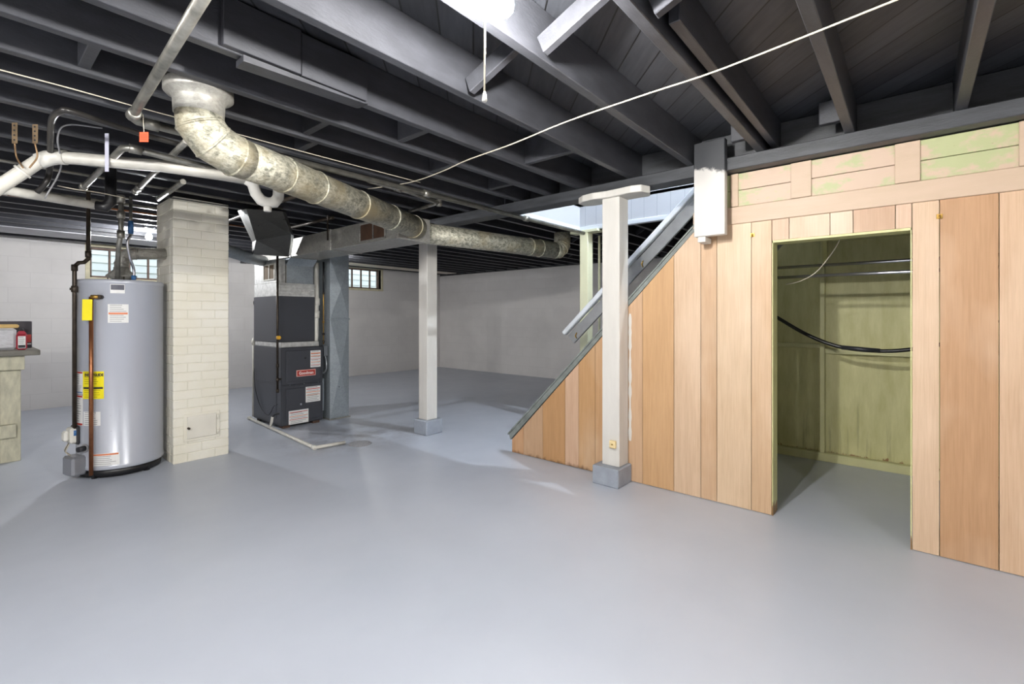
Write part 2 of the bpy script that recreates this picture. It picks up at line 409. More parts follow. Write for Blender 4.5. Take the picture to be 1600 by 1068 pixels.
# left-back wall with two windows
WINS = [(1.19, 2.10, 1.78, 2.21), (5.10, 5.94, 1.82, 2.24)]
mb = MB(); x = X0
for (a, b, z0, z1) in WINS:
    mb.box(x, a, YW, YW+.2, 0, H_S, 0); mb.box(a, b, YW, YW+.2, 0, z0, 0); mb.box(a, b, YW, YW+.2, z1, H_S, 0); x = b
mb.box(x, XW+.2, YW, YW+.2, 0, H_S, 0)
mb.build('wall_back', M_wallY, kind='structure')
B(XW, XW+.2, Y0, YW, 0, H_S, bev=0).build('wall_right', M_wallX, kind='structure')
B(X0-.2, X0, Y0, YW+.2, 0, H_S, bev=0).build('wall_left', M_wallX, kind='structure')
B(X0-.2, XW+.2, Y0-.2, Y0, 0, H_S, bev=0).build('wall_front', M_wallY, kind='structure')
SX0, SX1, SY0, SY1 = 3.32, 4.40, 0.95, 2.77      # stairwell opening
UY = -1.0
mb = MB()
mb.box(X0, SX0, Y0, YW, H_S, H_S+.03, 0).box(SX1, XW, Y0, YW, H_S, H_S+.03, 0)
mb.box(SX0, SX1, Y0, SY0, H_S, H_S+.03, 0).box(SX0, SX1, SY1, YW, H_S, H_S+.03, 0)
mb.build('ceiling', M_ceil, kind='structure')
# windows
for i, (a, b, z0, z1) in enumerate(WINS):
    wn = B(a, b, YW+.08, YW+.13, z0, z0+.03, bev=.002).box(a, b, YW+.08, YW+.13, z1-.03, z1).box(a, a+.03, YW+.08, YW+.13, z0, z1).box(b-.03, b, YW+.08, YW+.13, z0, z1)
    wn = wn.build('window_%d' % (i+1), win_wood, kind='structure')
    mm = MB()
    for k in (1, 2, 3) if i == 1 else (1, 2, 3):
        xm = a + (b-a)*k/4; mm.box(xm-.012, xm+.012, YW+.085, YW+.125, z0+.03, z1-.03)
    mm.build('mullion', win_wood, wn)
    B(a+.03, b-.03, YW+.1, YW+.106, z0+.03, z1-.03, bev=0).build('pane', M_glass, wn)
    tr = MB(); tr.box(a-.05, b+.05, YW-.012, YW+.02, z1, z1+.0+.05 if z1+.05 < H_S else H_S).box(a-.05, a, YW-.012, YW+.08, z0, z1).box(b, b+.05, YW-.012, YW+.08, z0, z1)
    tr.box(a-.05, b+.05, YW-.02, YW+.09, z0-.04, z0)
    tr.build('window_frame', win_trim, wn)
# outdoors seen through the windows
B(-6, 14, YW+.2, YW+4, 1.55, 1.70, bev=0).build('ground', soil, kind='structure')
mb = MB()
for k in range(14): mb.prism([(YW+1.45, 1.6+k*.13), (YW+1.43, 1.6+k*.13), (YW+1.448, 1.735+k*.13), (YW+1.6, 1.735+k*.13), (YW+1.6, 1.6+k*.13)], 'x', -4, 12)
mb.build('wall_outside', M('neighbour_siding', rgb(222, 224, 222), 0.6, var=0.05), kind='structure')

# wood panelled stair wall: every board a part
PX = 3.235
def yof(px): return onx(px, 400, PX).y
wall = MB().box(PX+.018, PX+.05, yof(803)-.02-.0, yof(803)-.01, 0.0, .10, 0)
SK = lambda y: 0.115 + (2.754 - y) * ((1.849 - .15) / (2.754 - 1.113))     # underside of the slanted stringer on this wall
TOPZ = 1.815; YS = 2.754 - (TOPZ - .115) / 1.0354
TOPY = YS
fr = MB()                         # studs behind the boards
for yy in (2.3, 1.9, 1.5, 1.15, .70, -.04, -.45, -.9, -1.4, -1.9, -2.4):
    zt = min(SK(yy + .02) - .03, TOPZ - .02); fr.box(PX+.018, PX+.10, yy-.02, yy+.02, 0.0, zt, 0)
pw = fr.build('wall_stair', M_green2, kind='structure')
edges = [800, 818, 848, 883, 904, 930, 958, 1004, 1053, 1095, 1120, 1174, 1206]
tint = [(212,160,112),(206,166,128),(204,154,102),(222,182,150),(208,160,108),(212,164,114),(216,176,138),(218,172,122),(226,192,158),(214,174,134),(228,196,160),(220,182,142),(230,198,170)]
def board(ya, yb, za, zb, col, top=None):
    g = .0018
    pts = [(yb+g, za), (ya-g, za)]
    if top: pts += [(ya-g, min(top(ya-g), zb)), ] + ([(YS, zb)] if yb < YS < ya else []) + [(yb+g, min(top(yb+g), zb))]
    else: pts += [(ya-g, zb), (yb+g, zb)]
    o = MB().prism(pts, 'x', PX, PX+.018).build('panel_board', M_veneer, pw); g_ = sum(col)/3; o.color = rgb(*[(c*.90 + g_*.10)*.89 for c in col]); return o
for i in range(12):
    board(yof(edges[i]), yof(edges[i+1]), 0.004, TOPZ, tint[i], SK)
hx = [1206, 1233, 1297, 1333, 1399, 1425]; ht = [(214,174,140),(222,184,150),(230,198,168),(208,168,134),(226,190,160)]
HZ = 1.69
for i in range(5): board(yof(hx[i]), yof(hx[i+1]), HZ, TOPZ, ht[i])
rx = [1425, 1468, 1561, 1640, 1720]; rt = [(230,196,162),(206,158,114),(228,190,154),(220,180,140)]
for i in range(4): board(yof(rx[i]), yof(rx[i+1]), 0.004, TOPZ, rt[i])
yy = yof(1720); k = 0
while yy > Y0 + .05:
    nx = max(yy - (.24, .40, .18, .30)[k % 4], Y0); board(yy, nx, .004, TOPZ, rt[k % 4]); yy = nx; k += 1
DY1, DY0 = yof(1206), yof(1425)       # closet doorway
# door jamb, pink boards and trim above
mb = B(PX+.002, PX+.12, DY1-.006, DY1-.001, 0, HZ, bev=0).box(PX+.002, PX+.12, DY0+.001, DY0+.006, 0, HZ, 0).box(PX+.002, PX+.12, DY0+.001, DY1-.001, HZ-.014, HZ-.001, 0)
mb.build('door_lining', M_green, pw)
B(PX-.012, PX+.03, Y0, YS+.02, TOPZ+.001, 1.925).build('trim_1', M_trim_pink, kind='structure')
sd = MB(); ybox = 1.10
for za, zb in ((1.928, 2.03), (2.033, 2.138)): sd.box(PX+.004, PX+.03, Y0, ybox, za, zb, .002)
ds = sd.build('wall_upper', M_siding, kind='structure')
for a, b in ((1236, 1268), (1398, 1438), (1592, 1650), (1142, 1154)):
    B(PX-.008, PX+.004, yof(b), yof(a), 1.928, 2.138, bev=.002).build('batten', M_trim_pink, ds)

# beam under the joists
bm_ = thing('main_beam', 'long charcoal painted beam resting on the white posts and running above the panelled wall', 'beam', (3.21, 3.0, H_B))
B(3.13, 3.215, Y0, YW, H_B, H_J, bev=.004).build('beam_plank', charcoal2, bm_)
B(3.218, 3.30, Y0, YW, H_B+.006, H_J, bev=.004).build('beam_plank', charcoal2, bm_)
# rim board between the joists behind the beam
rimY = [(-2.6, SY1+.02)]
B(3.285, 3.315, Y0, SY1, H_J+.002, H_S-.002, bev=.003).build('trim_2', charcoal2, kind='structure')

# stairwell shaft
sh = MB()
sh.box(SX1, SX1+.03, UY, SY1+.03, 2.20, 4.7, 0)
sh.box(SX0-.03, SX0-.001, UY, SY1+.03, H_S+.031, 4.7, 0)
sh.box(SX0-.0, SX1, SY1, SY1+.03, 2.20, 4.7, 0)
sh.box(SX0-.03, SX1+.03, UY-.03, UY, H_S+.031, 4.7, 0)
sh.box(SX0-.03, SX1+.03, UY-.03, SY1+.03, 4.7, 4.74, 0)
def planks():
    t = NT('white_planked_stairwell'); sp = t.n('ShaderNodeSeparateXYZ'); t.l(t.pos(), sp.inputs[0])
    fr = t.math('FRACT', t.math('DIVIDE', sp.outputs['Y'], 0.135)); s_ = t.math('LESS_THAN', fr, 0.03)
    t.col(t.mix(s_, rgb(190, 192, 196), rgb(150, 154, 162))); t.set(0.45); return t.m
sh.build('wall_stairwell', planks(), kind='structure')
B(SX0, SX1-.002, UY, SY0-.0, H_S+.031, H_S+.05, bev=0).build('floor_upstairs', stair_white, kind='structure')
B(SX1-.016, SX1+.042, SY0, SY1+.04, 2.155, 2.20, bev=.003).box(SX0, SX1-.017, SY1-.012, SY1+.042, 2.155, 2.20).build('trim_3', stair_white, kind='structure')

# closet under the stairs
cx = 4.80
cl = B(cx, cx+.03, Y0, 1.25, 0, H_S-.002, bev=0).box(PX+.05, cx, 1.22, 1.25, 0, 1.55, 0).box(SX1+.05, cx, 1.22, 1.25, 1.55, H_S-.002, 0).box(PX+.05, cx, -1.0, -.97, 0, H_S-.21, 0)
cw = cl.build('wall_closet', M_green, kind='structure')
fr = MB()
for yy, z1 in ((.60, 2.4), (-.02, 2.4), (-.62, 2.4), (1.16, 2.4)): fr.box(cx-.05, cx-.001, yy-.035, yy+.0, 0.07, z1-.0, .003)
fr.build('stud', M_green2, cw)
rl = MB(); rl.box(cx-.045, cx-.001, .602, 1.12, .955, .99); rl.box(cx-.045, cx-.001, -.018, .563, .91, .955); rl.box(cx-.045, cx-.001, -.58, -.057, .91, .955)
rl.box(cx-.045, cx-.001, -.018, .563, 1.86, 1.90)
rl.build('rail', M_green2, cw)
B(cx-.06, cx-.001, -.97, 1.22, 0, .07).build('base_plate', M_green2, cw)
MB().obox((3.45, .42, 1.93), (4.755, .56, 1.70), .03, .07).build('brace', M_green2, cw)
B(PX+.12, SX1+.0, .40, .43, 1.98, 2.10).build('ledger', M_green2, cw)
for yy_ in (-.5,):
    pass
# sloped soffit under the stair inside the closet
st = thing('staircase', 'grey painted wooden staircase rising to the right behind the panelled wall', 'staircase', (3.75, 2.75, 0))
sl = 1.0354
def strz(y): return 0.15 + (2.754 - y) * sl
for xa, xb, nm in ((PX-.006, PX+.034, 'stringer'), (4.28, 4.32, 'stringer')):
    d = .055
    y_top = 0.62 if xa > 4 else YS + .012
    if xa < 4:
        pts = [(2.775, .10), (2.775, .16), (YS-.075, strz(YS-.075)+.0), (YS-.075, TOPZ+.0), (2.742, .125)]
        pts = [(2.77, .112), (2.785, .16), (1.12, strz(1.12) + .005), (1.095, TOPZ + .0), (YS, TOPZ)]
        MB().prism(pts, 'x', xa, xb, .002).build(nm, stringer_grey, st)
        MB().prism([(2.785+.004, .17), (2.79, .155), (1.115, strz(1.12) + .0), (1.11, strz(1.12)+.02)], 'x', xa-.012, xb+.006).build('stringer_cap', stringer_grey, st)
    else:
        MB().prism([(2.70, 0.0), (2.74, .02), (.75, 2.08), (.75, 1.85), (2.46, 0)], 'x', xa, xb, .002).build(nm, grey_paint, st)
nstep = 12
for k in range(nstep):
    z = .185 * (k + 1); y = 2.62 - k * .179
    if z > 2.35: break
    xa = PX + .036 if z < 1.80 else SX0 + .002
    B(xa, 4.278, y-.20, y+.02, z-.03, z, bev=.004).build('tread', grey_paint, st)
MB().prism([(1.215, 1.56), (.62, 2.15), (.60, 2.12), (1.215, 1.52)], 'x', PX+.12, 4.275).build('soffit', M_green, st)

# ================================================================== JOISTS
JY = [-.18, .26, .70, 1.115, 1.548, 1.98]
y = 2.29
while y < 8.7: JY.append(y); y += .31
ys = -.18 - .432
while ys > -2.5: JY.append(ys); ys -= .432
JY.sort(reverse=False)
ORD = 'first second third fourth fifth sixth seventh eighth ninth tenth eleventh twelfth thirteenth fourteenth fifteenth sixteenth seventeenth eighteenth nineteenth twentieth'.split() + ['twenty-first', 'twenty-second', 'twenty-third', 'twenty-fourth']
near_lab = {-.18: 'charcoal joist at the right edge of the ceiling, the one nearest the right frame edge',
 .26: 'charcoal joist ending above the closet doorway, lit down its flat underside',
 .70: 'charcoal joist beside a thinner board, ending right of the hanging board',
 1.115: 'charcoal joist right of the bare bulb, ending left of the hanging board',
 1.548: 'charcoal joist left of the bare bulb, brightly lit along its side',
 1.98: 'charcoal joist with nailed boards patched along its lit side',
 2.29: 'charcoal joist passing just in front of the round duct collar',
 2.60: 'charcoal joist passing just behind the round duct collar',
 2.91: 'charcoal joist second behind the round duct collar'}
for y in JY:
    yr = round(y, 3)
    nearl = near_lab.get(yr)
    if y < SY1 + .05: spans = [(X0, 3.282), (SX1+.045, XW-.034)]
    else: spans = [(X0, 3.282), (3.29, XW-.034)]
    for i, (xa, xb) in enumerate(spans):
        if i == 1 and y < 1.3: continue
        if i == 0 and y < -1.2 : pass
        if i == 0:
            k_ = round((y - 2.29) / .31) - 1
            lab = nearl or ('charcoal joist, %s behind the round duct collar, left of the main beam' % ORD[k_] if y > 2.9 else 'charcoal joist, %s to the right of the picture edge' % ORD[round((-.18 - y) / .432) - 1])
            grp = 'joists left of the main beam'
        else:
            grp = 'joists beyond the main beam'; nb = sum(1 for q in JY if q < SY1 + .05)
            k_ = JY.index(y)
            lab = 'dark joist beyond the stairwell, %s before its cream post' % ORD[nb - 1 - k_] if k_ < nb else 'dark joist over the back room, %s from the cream post toward the far wall' % ORD[k_ - nb]
        dy = .05 if (i == 1) else 0
        B(xa, xb, y-.0225+dy*0, y+.0225, H_J, H_S-.001, bev=.003).build('ceiling_joist', charcoal, label=lab, category='joist', group=grp)
B(1.62, 3.27, .615, .655, H_J+.03, H_S-.002).build('sister_joist', charcoal, label='thinner charcoal board set close beside the joist that ends right of the hanging board', category='board')
# boards patched on the joist at y 1.98
pb = thing('patched_joist_boards', 'overlapping charcoal boards nailed along a joist side left of the bare bulb', 'boards', (.9, 1.945, H_J))
B(.63, .92, 1.930, 1.957, H_J+.006, H_S-.01, bev=.002).build('board', charcoal, pb)
B(.923, 1.23, 1.932, 1.957, H_J+.004, H_S-.02, bev=.002).build('board', charcoal, pb)
MB().prism([(.70, H_J-.003), (.70, H_J-.028), (1.22, H_J-.010), (1.24, H_J-.003)], 'y', 1.935, 2.01).build('wedge_board', charcoal, pb)
# cross bridging and blocking
def brace(xa, ya, yb, label, lo='a', wdt=.065):
    z_lo, z_hi = H_J + .035, H_S - .035
    MB().obox((xa, ya, z_lo), (xa, yb, z_hi), wdt, .018, up=(1, 0, 0)).build('joist_bridging', charcoal, label=label, category='bridging')
def brace2(xa, y0, y1, label):      # flat 2x4 leaning between two joists: low end at y1
    MB().obox((xa, y1-.04, H_J+.03), (xa+.02, y0+.045, H_S-.03), .075, .035, up=(1, 0, 0)).build('joist_bridging', charcoal, label=label, category='bridging')
brace2(1.44, .70, 1.115, 'slanted bridging piece just right of the bare bulb, between two joists')
brace2(1.48, 1.115, 1.548, 'slanted bridging piece just left of the pull cord, between two joists')
brace2(1.50, .26, .70, 'slanted bridging piece at the top edge of the picture right of the bulb')
def block(xa, y0, y1, label):
    B(xa-.02, xa+.02, y0+.024, y1-.024, H_J+.015, H_S-.012).build('blocking', charcoal, label=label, category='blocking')
for xa, y0, y1, lb in ((.33, 2.29, 2.60, 'solid block between joists at the upper left, left of the sloping galvanised pipe'),
        (1.66, 1.98, 2.29, 'solid block between joists with a bare wood edge, above the middle of the round duct'),
        (1.25, 2.29, 2.60, 'solid block between joists just above the round duct near its elbow'),
        (2.15, 2.29, 2.60, 'solid block between joists above where the clothesline meets the long pipe'),
        (2.75, 2.29, 2.60, 'solid block between joists close to the main beam, above the white lit pipe'),
        (1.35, 2.60, 2.91, 'solid block between joists behind the round duct'),
        (2.45, 1.548, 1.98, 'solid block deep between joists left of the front white post'),
        (3.00, .70, 1.115, 'small block beside the half black hanging board'),
        (3.05, .26, .70, 'small block above the closet wall beside the joist lit on its underside')):
    if xa >= 3.0: B(xa-.0, xa+.04, y0+.024, y0+.13, H_J+.05, H_S-.03).build('blocking', charcoal, label=lb, category='blocking')
    else: block(xa, y0, y1, lb)
# panned joist: sheet metal panels in the rear ceiling
B(2.6, 7.3, 7.86, 8.20, H_J-.012, H_J-.002, bev=0).build('joist_pan', M('pale_sheet_pan', rgb(206, 198, 184), .45, .2, var=.1), label='pale sheet metal panel under the far joists right of the furnace, above the small window', category='panel')
B(-2.0, 1.9, 7.55, 8.1, H_J-.012, H_J-.002, bev=0).build('joist_pan', M('grey_sheet_pan', rgb(170, 170, 176), .5, .2, var=.15), label='grey sheet panel under the far joists above the left wall', category='panel')

B(XW-.032, XW-.001, Y0, YW-.03, 2.21, H_S-.001, bev=.003).box(X0, XW-.001, YW-.028, YW-.001, 2.265, H_S-.001, .003).build('trim_4', charcoal2, kind='structure')
# ================================================================== POSTS
def post(x0, x1, y0, y1, hb, top, base, shaftm, label, name='support_post', capz=None):
    t = thing(name, label, 'post', ((x0+x1)/2, (y0+y1)/2, 0))
    return t
t = post(3.08, 3.22, 1.63, 1.77, .13, 2.09, None, None, 'white square post with a rounded cap, in front of the wood panelled wall')
B(3.02, 3.232, 1.585, 1.795, 0, .135, bev=.006).build('base', concrete_base, t, label='grey painted concrete base')
MB().prism([(3.222, 1.608), (3.222, 1.748), (3.082, 1.748), (3.082, 1.608)], 'z', .135, 2.09, .004).build('shaft', post_white, t)
cap = [(3.06, 1.43), (3.04, 1.50), (3.05, 1.60), (3.055, 1.70), (3.035, 1.80), (3.05, 1.90), (3.10, 1.965), (3.20, 1.965), (3.228, 1.90), (3.228, 1.44), (3.14, 1.40)]
MB().prism(cap, 'z', 2.09, 2.139, .005).build('cap', post_white, t)
ob = B(3.058, 3.081, 1.628, 1.678, .27, .325, bev=.004); ob = ob.build('outlet_box', M('almond_plastic', rgb(222, 200, 150), .4, var=.05), t, label='small almond box near the foot')
MB().lathe([(.004, -.002), (.006, .0), (.003, .002)], (3.057, 1.653, .298), 8, 'x').build('screw', brass, ob)
t = post(3.1, 3.3, 3.8, 4.0, .15, 0, 0, 0, 'white square post with grey concrete base, standing free right of the furnace')
B(3.10, 3.32, 3.79, 4.00, 0, .15, bev=.008).build('base', concrete_base, t, label='grey painted concrete base')
B(3.14, 3.275, 3.825, 3.965, .15, 2.139, bev=.004).build('shaft', post_white, t)
t = post(4.15, 4.3, 2.5, 2.7, 0, 0, 0, 0, 'cream post on the far side of the stairs with a thin cap board')
B(4.35, 4.455, 2.64, 2.74, 0, 2.125, bev=.004).build('shaft', cream, t)
B(4.34, 4.465, 2.52, 2.86, 2.125, 2.154, bev=.004).build('cap', cream, t)
B(4.74, 4.76, 2.72, 2.74, 0, 2.15, bev=.0).build('conduit', cream, label='thin cream upright rod beside the cream post beyond the stairs', category='rod')

# half black, half white board hanging at the beam
t = thing('hanging_board', 'half black, half white vertical board hanging from the beam beside the pink boarding', 'board', (3.08, .96, 1.72))
def halfpaint():
    q = NT('half_black_half_white_paint'); sp = q.n('ShaderNodeSeparateXYZ'); q.l(q.pos(), sp.inputs[0])
    nn = q.noise(q.pos((1, 1, 1)), 14, 4, .7)
    f = q.math('ADD', sp.outputs['Z'], q.math('ADD', q.math('MULTIPLY', nn, .09), q.math('MULTIPLY', sp.outputs['Y'], -.28)))
    q.col(q.mix(q.ramp(q.math('SUBTRACT', f, 1.46), [(.455, (0, 0, 0, 1)), (.47, (1, 1, 1, 1))]), rgb(196, 193, 188), rgb(50, 52, 56))); q.set(.45); return q.m
B(3.075, 3.128, .885, 1.075, 1.735, 2.335, bev=.004).build('board', halfpaint(), t)
B(3.085, 3.20, 1.005, 1.055, 1.70, 1.735, bev=.003).build('block', post_white, t)

# handrail
t = thing('handrail', 'white and grey stair handrail board sloping up to the right beyond the front post', 'handrail', (3.95, 2.0, 1.6))
a = att(892, 528, 4.75); a.x = 3.95
def hx_(px, py, X): return onx(px, py, X)
p0, p1 = hx_(893, 530, 3.95), hx_(1100, 306, 3.95)
d = (p1 - p0).normalized(); up = Vector((1, 0, 0)).cross(d).normalized(); up = up if up.z > 0 else -up
p1 = p0 + d * 2.05
MB().obox(p0, p1, .10, .03, up=(1, 0, 0)).build('rail_board', grey_paint, t)
q0, q1 = p0 + up * .078 + Vector((-.02, .02, 0)), p1 + up * .078 + Vector((-.02, 0, 0))
MB().obox(q0, q1, .045, .06, bev=.007, up=(1, 0, 0)).build('rail_top', stair_white, t)
for s_ in (.10, 1.05):
    c_ = p0 + d * s_; MB().tube([c_ + Vector((-.02, 0, .0)), c_ + Vector((-.045, 0, -.03)), c_ + Vector((-.02, 0, -.055))], .006, 8).build('bracket', brass, t)
MB().obox(hx_(905, 548, 4.0)+Vector((0,0,-.0)), hx_(905, 548, 4.0)+Vector((0,0,-1.0)), .03, .03).build('rail_support', grey_paint, t) if False else None

# ================================================================== LAMPS
bulb_labels = BULBS
for i, (x, y, z, wt, c, lab) in enumerate(BULBS):
    seen = i < 3
    t = thing('light_bulb', lab, 'light bulb', (x, y, z))
    area = 4 * math.pi * .032 ** 2
    e = emit('bulb_glow_%d' % i, c, wt / (math.pi * area) / 4)
    MB().lathe([(.004, -.034), (.018, -.028), (.029, -.014), (.032, 0), (.029, .014), (.020, .032), (.014, .048)], (x, y, z), 20).build('glass_bulb', e, t)
    zt = (4.70 if z > 3 else H_S)
    MB().lathe([(.015, .048), (.018, .052), (.02, .08), (.05, .085), (.055, .10)], (x, y, z), 20).build('lampholder', M('white_porcelain', rgb(225, 225, 220), .3, var=.03), t)
    if zt - z > .12: B(x-.05, x+.05, y-.05, y+.05, z+.10, zt-.001, bev=.003).build('mounting_block', charcoal, t)
t = thing('pull_cord', 'white pull cord with a small bell hanging straight down from the bare ceiling bulb', 'cord', (.98, .93, 1.9))
p = att(757, 150, 1.37); MB().tube([p + Vector((0, 0, .29)), p + Vector((.001, 0, .15)), p], .0028, 8).build('cord', cordmat, t)
MB().lathe([(.003, .012), (.006, .004), (.008, -.012), (.006, -.016)], p, 12).build('bell', pvc, t)

# ================================================================== CLOTHESLINE
pts = [atz(1420, -8, 2.19), atz(1400, 0, 2.185), atz(1130, 107, 2.175), atz(1010, 147, 2.17), atz(885, 190, 2.165), atz(800, 225, 2.16), atz(730, 250, 2.17), atz(690, 268, 2.18), atz(640, 285, 2.19), atz(575, 295, 2.215)]
MB().tube(smooth_path(pts, 4), .0034, 8).build('clothesline', cordmat, label='white cord clothesline strung across the room under the joists', category='cord')

# ================================================================== ROUND DUCTS
R = .095
t = thing('round_duct', 'thick galvanised round duct dropping from a collar and running diagonally to the rectangular trunk', 'duct', (.70, 2.445, 2.2))
MB().lathe([(.098, -.16), (.101, -.10), (.11, -.085), (.13, -.075), (.135, -.07), (.135, -.035), (.12, -.03), (.12, .0)], (.70, 2.445, 2.285), 40).build('collar', galv_trunk, t)
A0 = Vector((.70, 2.445, 2.15)); D = Vector((2.56 - 1.036, 3.25 - 2.53, 0)).normalized()
E0 = Vector((1.036, 2.53, 1.985)); end = Vector((2.555, 3.249, 1.985))
g1, g2, g3 = Vector((.705, 2.445, 2.085)), Vector((.755, 2.442, 2.020)), Vector((.85, 2.458, 1.985))
elp = [A0, g1, g2, g3, E0]
MB().tube(elp[:4] + [g3.lerp(E0, .25)], R, 36).build('elbow', galv_duct, t)
def bead(p, d, r, name='seam', par=None, m=galv_duct, w_=.006):
    d = d.normalized(); MB().tube([p - d*w_, p - d*w_*.4, p + d*w_*.4, p + d*w_], [r, r*1.045, r*1.045, r], 36).build(name, m, par)
dd = [(g1 - A0).normalized(), (g2 - g1).normalized(), (g3 - g2).normalized(), (E0 - g3).normalized()]
for i, g in enumerate((g1, g2, g3)): bead(g, dd[i] + dd[i+1], R*1.01, par=t)
MB().tube([g3.lerp(E0, .22), E0, end], [R*.985]*3, 36).build('pipe', galv_duct, t)
for s_ in (.10, .36, .80, 1.22, 1.60):
    p_ = E0.lerp(end, s_/1.68); bead(p_, D, R, par=t)
t2 = thing('round_duct', 'galvanised round duct leaving the trunk to the right and turning up beyond the stairs', 'duct', (2.72, 3.40, 1.99))
a2 = Vector((2.701, 3.40, 1.985)); b2 = Vector((4.43, 3.12, 1.985)); d2 = (b2 - a2).normalized()
MB().tube([a2, b2], R*.98, 32).build('pipe', galv_duct, t2)
for s_ in (.03, .07, 1.35, 1.5): bead(a2 + d2*s_, d2, R, par=t2)
el = [b2 - d2*.02] + [b2 + d2*(.12*math.sin(math.radians(a_))) + Vector((0, 0, .12*(1-math.cos(math.radians(a_))))) for a_ in (0, 22, 45, 68, 90)] 
el += [el[-1] + Vector((0, 0, .09))]
MB().tube(el, R, 32).build('elbow', galv_duct, t2)
for i in (2, 3, 4): bead(el[i], (el[i+1] - el[i-1]), R*1.01, par=t2)
# trunk
tr = thing('supply_duct', 'rectangular sheet metal supply trunk running from the furnace toward the round ducts', 'duct', (2.53, 4.5, 1.88))
TX0, TX1, TY0, TY1, TZ0, TZ1 = 2.36, 2.70, 3.25, 5.95, 1.88, 2.075
B(TX0, TX1, TY0, TY1, TZ0, TZ1, bev=.004).build('trunk_box', galv_trunk, tr)
for yy in (3.27, 4.35, 5.2): B(TX0-.006, TX1+.006, yy-.012, yy+.012, TZ0-.006, TZ1+.006, bev=.002).build('seam_band', galv_trunk, tr)
oy0, oy1 = onx(603, 360, TX0).y, onx(568, 360, TX0).y
oy1 = 3.85
of = B(TX0-.012, TX0-.001, 3.42, 3.82, TZ0+.012, TZ0+.026, bev=.001).box(TX0-.012, TX0-.001, 3.42, 3.82, TZ1-.026, TZ1-.012).box(TX0-.012, TX0-.001, 3.42, 3.435, TZ0+.012, TZ1-.012).box(TX0-.012, TX0-.001, 3.805, 3.82, TZ0+.012, TZ1-.012).box(TX0-.012, TX0-.001, 3.60, 3.612, TZ0+.012, TZ1-.012)
of = of.build('register_frame', galv_trunk, tr)
B(TX0-.004, TX0-.0005, 3.435, 3.805, TZ0+.026, TZ1-.026, bev=0).build('register_recess', M('dark_brown_recess', rgb(88, 62, 44), .8, var=.3), of)
for a_, b_ in ((.0, .0),):
    mb = MB()
    for yy in (4.42,): MB
    B(TX0-.010, TX0-.002, 4.38, 4.40, TZ1-.10, TZ1+.144, bev=0).build('strap', iron, tr)

# ================================================================== FURNACE
f = thing('furnace', 'dark grey gas furnace with warning labels and a red badge, right of the chimney', 'furnace', (2.5, 5.5, 0))
FX0, FX1, FY0, FY1 = 2.264, 2.738, 5.21, 5.95
for (a_, b_) in ((2.33, 5.28), (2.67, 5.28), (2.33, 5.88), (2.67, 5.88)): B(a_-.04, a_+.04, b_-.04, b_+.04, 0, .03, bev=0).build('foot', M('brown_foot', rgb(84, 62, 50), .7), f)
B(FX0, FX1, FY0+.012, FY1, .03, .885, bev=.005).build('cabinet', gunmetal, f)
for zz0, zz1 in ((.10, .46), (.50, .83)): B(FX0-.004, FX0, FY0+.12, FY1-.06, zz0, zz1, bev=.003).build('side_panel', gunmetal, f)
def door(z0, z1, nm='door'):
    o = B(FX0+.004, FX1-.004, FY0, FY0+.012, z0, z1, bev=.005).build(nm, gunmetal, f)
    B(FX0+.045, FX1-.03, FY0-.014, FY0, z0+.03, z1-.03, bev=.011).build('raised_panel', gunmetal, o); return o
d1 = door(.475, .88); d2_ = door(.04, .465)
fm = lambda u, v, o: (u, FY0-.014-o, v)
def fX(px): return ony(px, 500, FY0-.014).x
def fZ(px, py): return ony(px, py, FY0-.014).z
def flab(par, pa, pb, ya, yb, bands, lines): return sticker(par, fm, fX(pa), fX(pb), fZ((pa+pb)/2, yb), fZ((pa+pb)/2, ya), paper, bands, lines)
flab(d1, 485, 501, 547, 573, ((.80, .86, orange), (.64, .68, orange), (.47, .50, red), (.30, .33, orange), (.12, .15, red)), 11)
flab(d2_, 477.5, 500.5, 603, 627, ((.82, .87, red), (.62, .66, orange), (.44, .47, orange)), 9)
flab(d2_, 451, 482, 640, 661, ((.84, .89, red), (.55, .59, orange), (.32, .36, red)), 8)
# badge
u0, u1, v0, v1 = fX(463), fX(493), fZ(478, 587), fZ(478, 577)
bd = MB().box(u0, u1, FY0-.019, FY0-.0145, v0, v1, .004).build('badge', M('badge_rim', rgb(232, 176, 166), .4, var=.03), d1, label='red rounded badge')
sub(patch(MB(), fm, u0+.008, u1-.008, v0+.008, v1-.008, .0055), 'badge_field', M('badge_maroon', rgb(176, 56, 48), .4, var=.03), bd)
text_mesh('Goodman', (v1-v0)*.62, fm, 'badge_lettering', M('badge_white', rgb(240, 225, 220), .4, var=.02), bd, (u0+u1)/2, v0+(v1-v0)*.30, .007, bold=.0015, wide=.92)
for (px_, py_, pr) in ((477, 559, d1), (470, 631, d2_)):
    c_ = ony(px_, py_, FY0-.014); MB().lathe([(.012, 0), (.012, .004), (.008, .005)], (c_.x, c_.y-.005, c_.z), 16, 'y').build('sight_glass', chrome if pr is d2_ else ink, pr)
for px_ in (453, 475, 497):
    c_ = ony(px_, 600, FY0); MB().lathe([(.005, -.003), (.005, .0)], (c_.x, FY0-.0, .472), 10, 'y').build('screw', chrome, f)
B(FX0+.01, FX1-.03, FY0+.04, FY1-.01, .885, .94, bev=.004).build('foil_joint', foil, f)
CX1 = 2.685
B(FX0, CX1, 5.30, FY1, .94, 1.452, bev=.005).build('coil_case', gunmetal, f)
mb = B(FX0+.002, CX1-.002, 5.302, FY1-.01, 1.452, 1.60, bev=.003)
mb.build('foil_joint', foil, f)
for zz in (1.475, 1.51, 1.545, 1.578): MB().obox((FX0+.02, 5.298, zz), (CX1, 5.298, zz + .004), .012, .014, .004).build('foil_fold', foil, f)
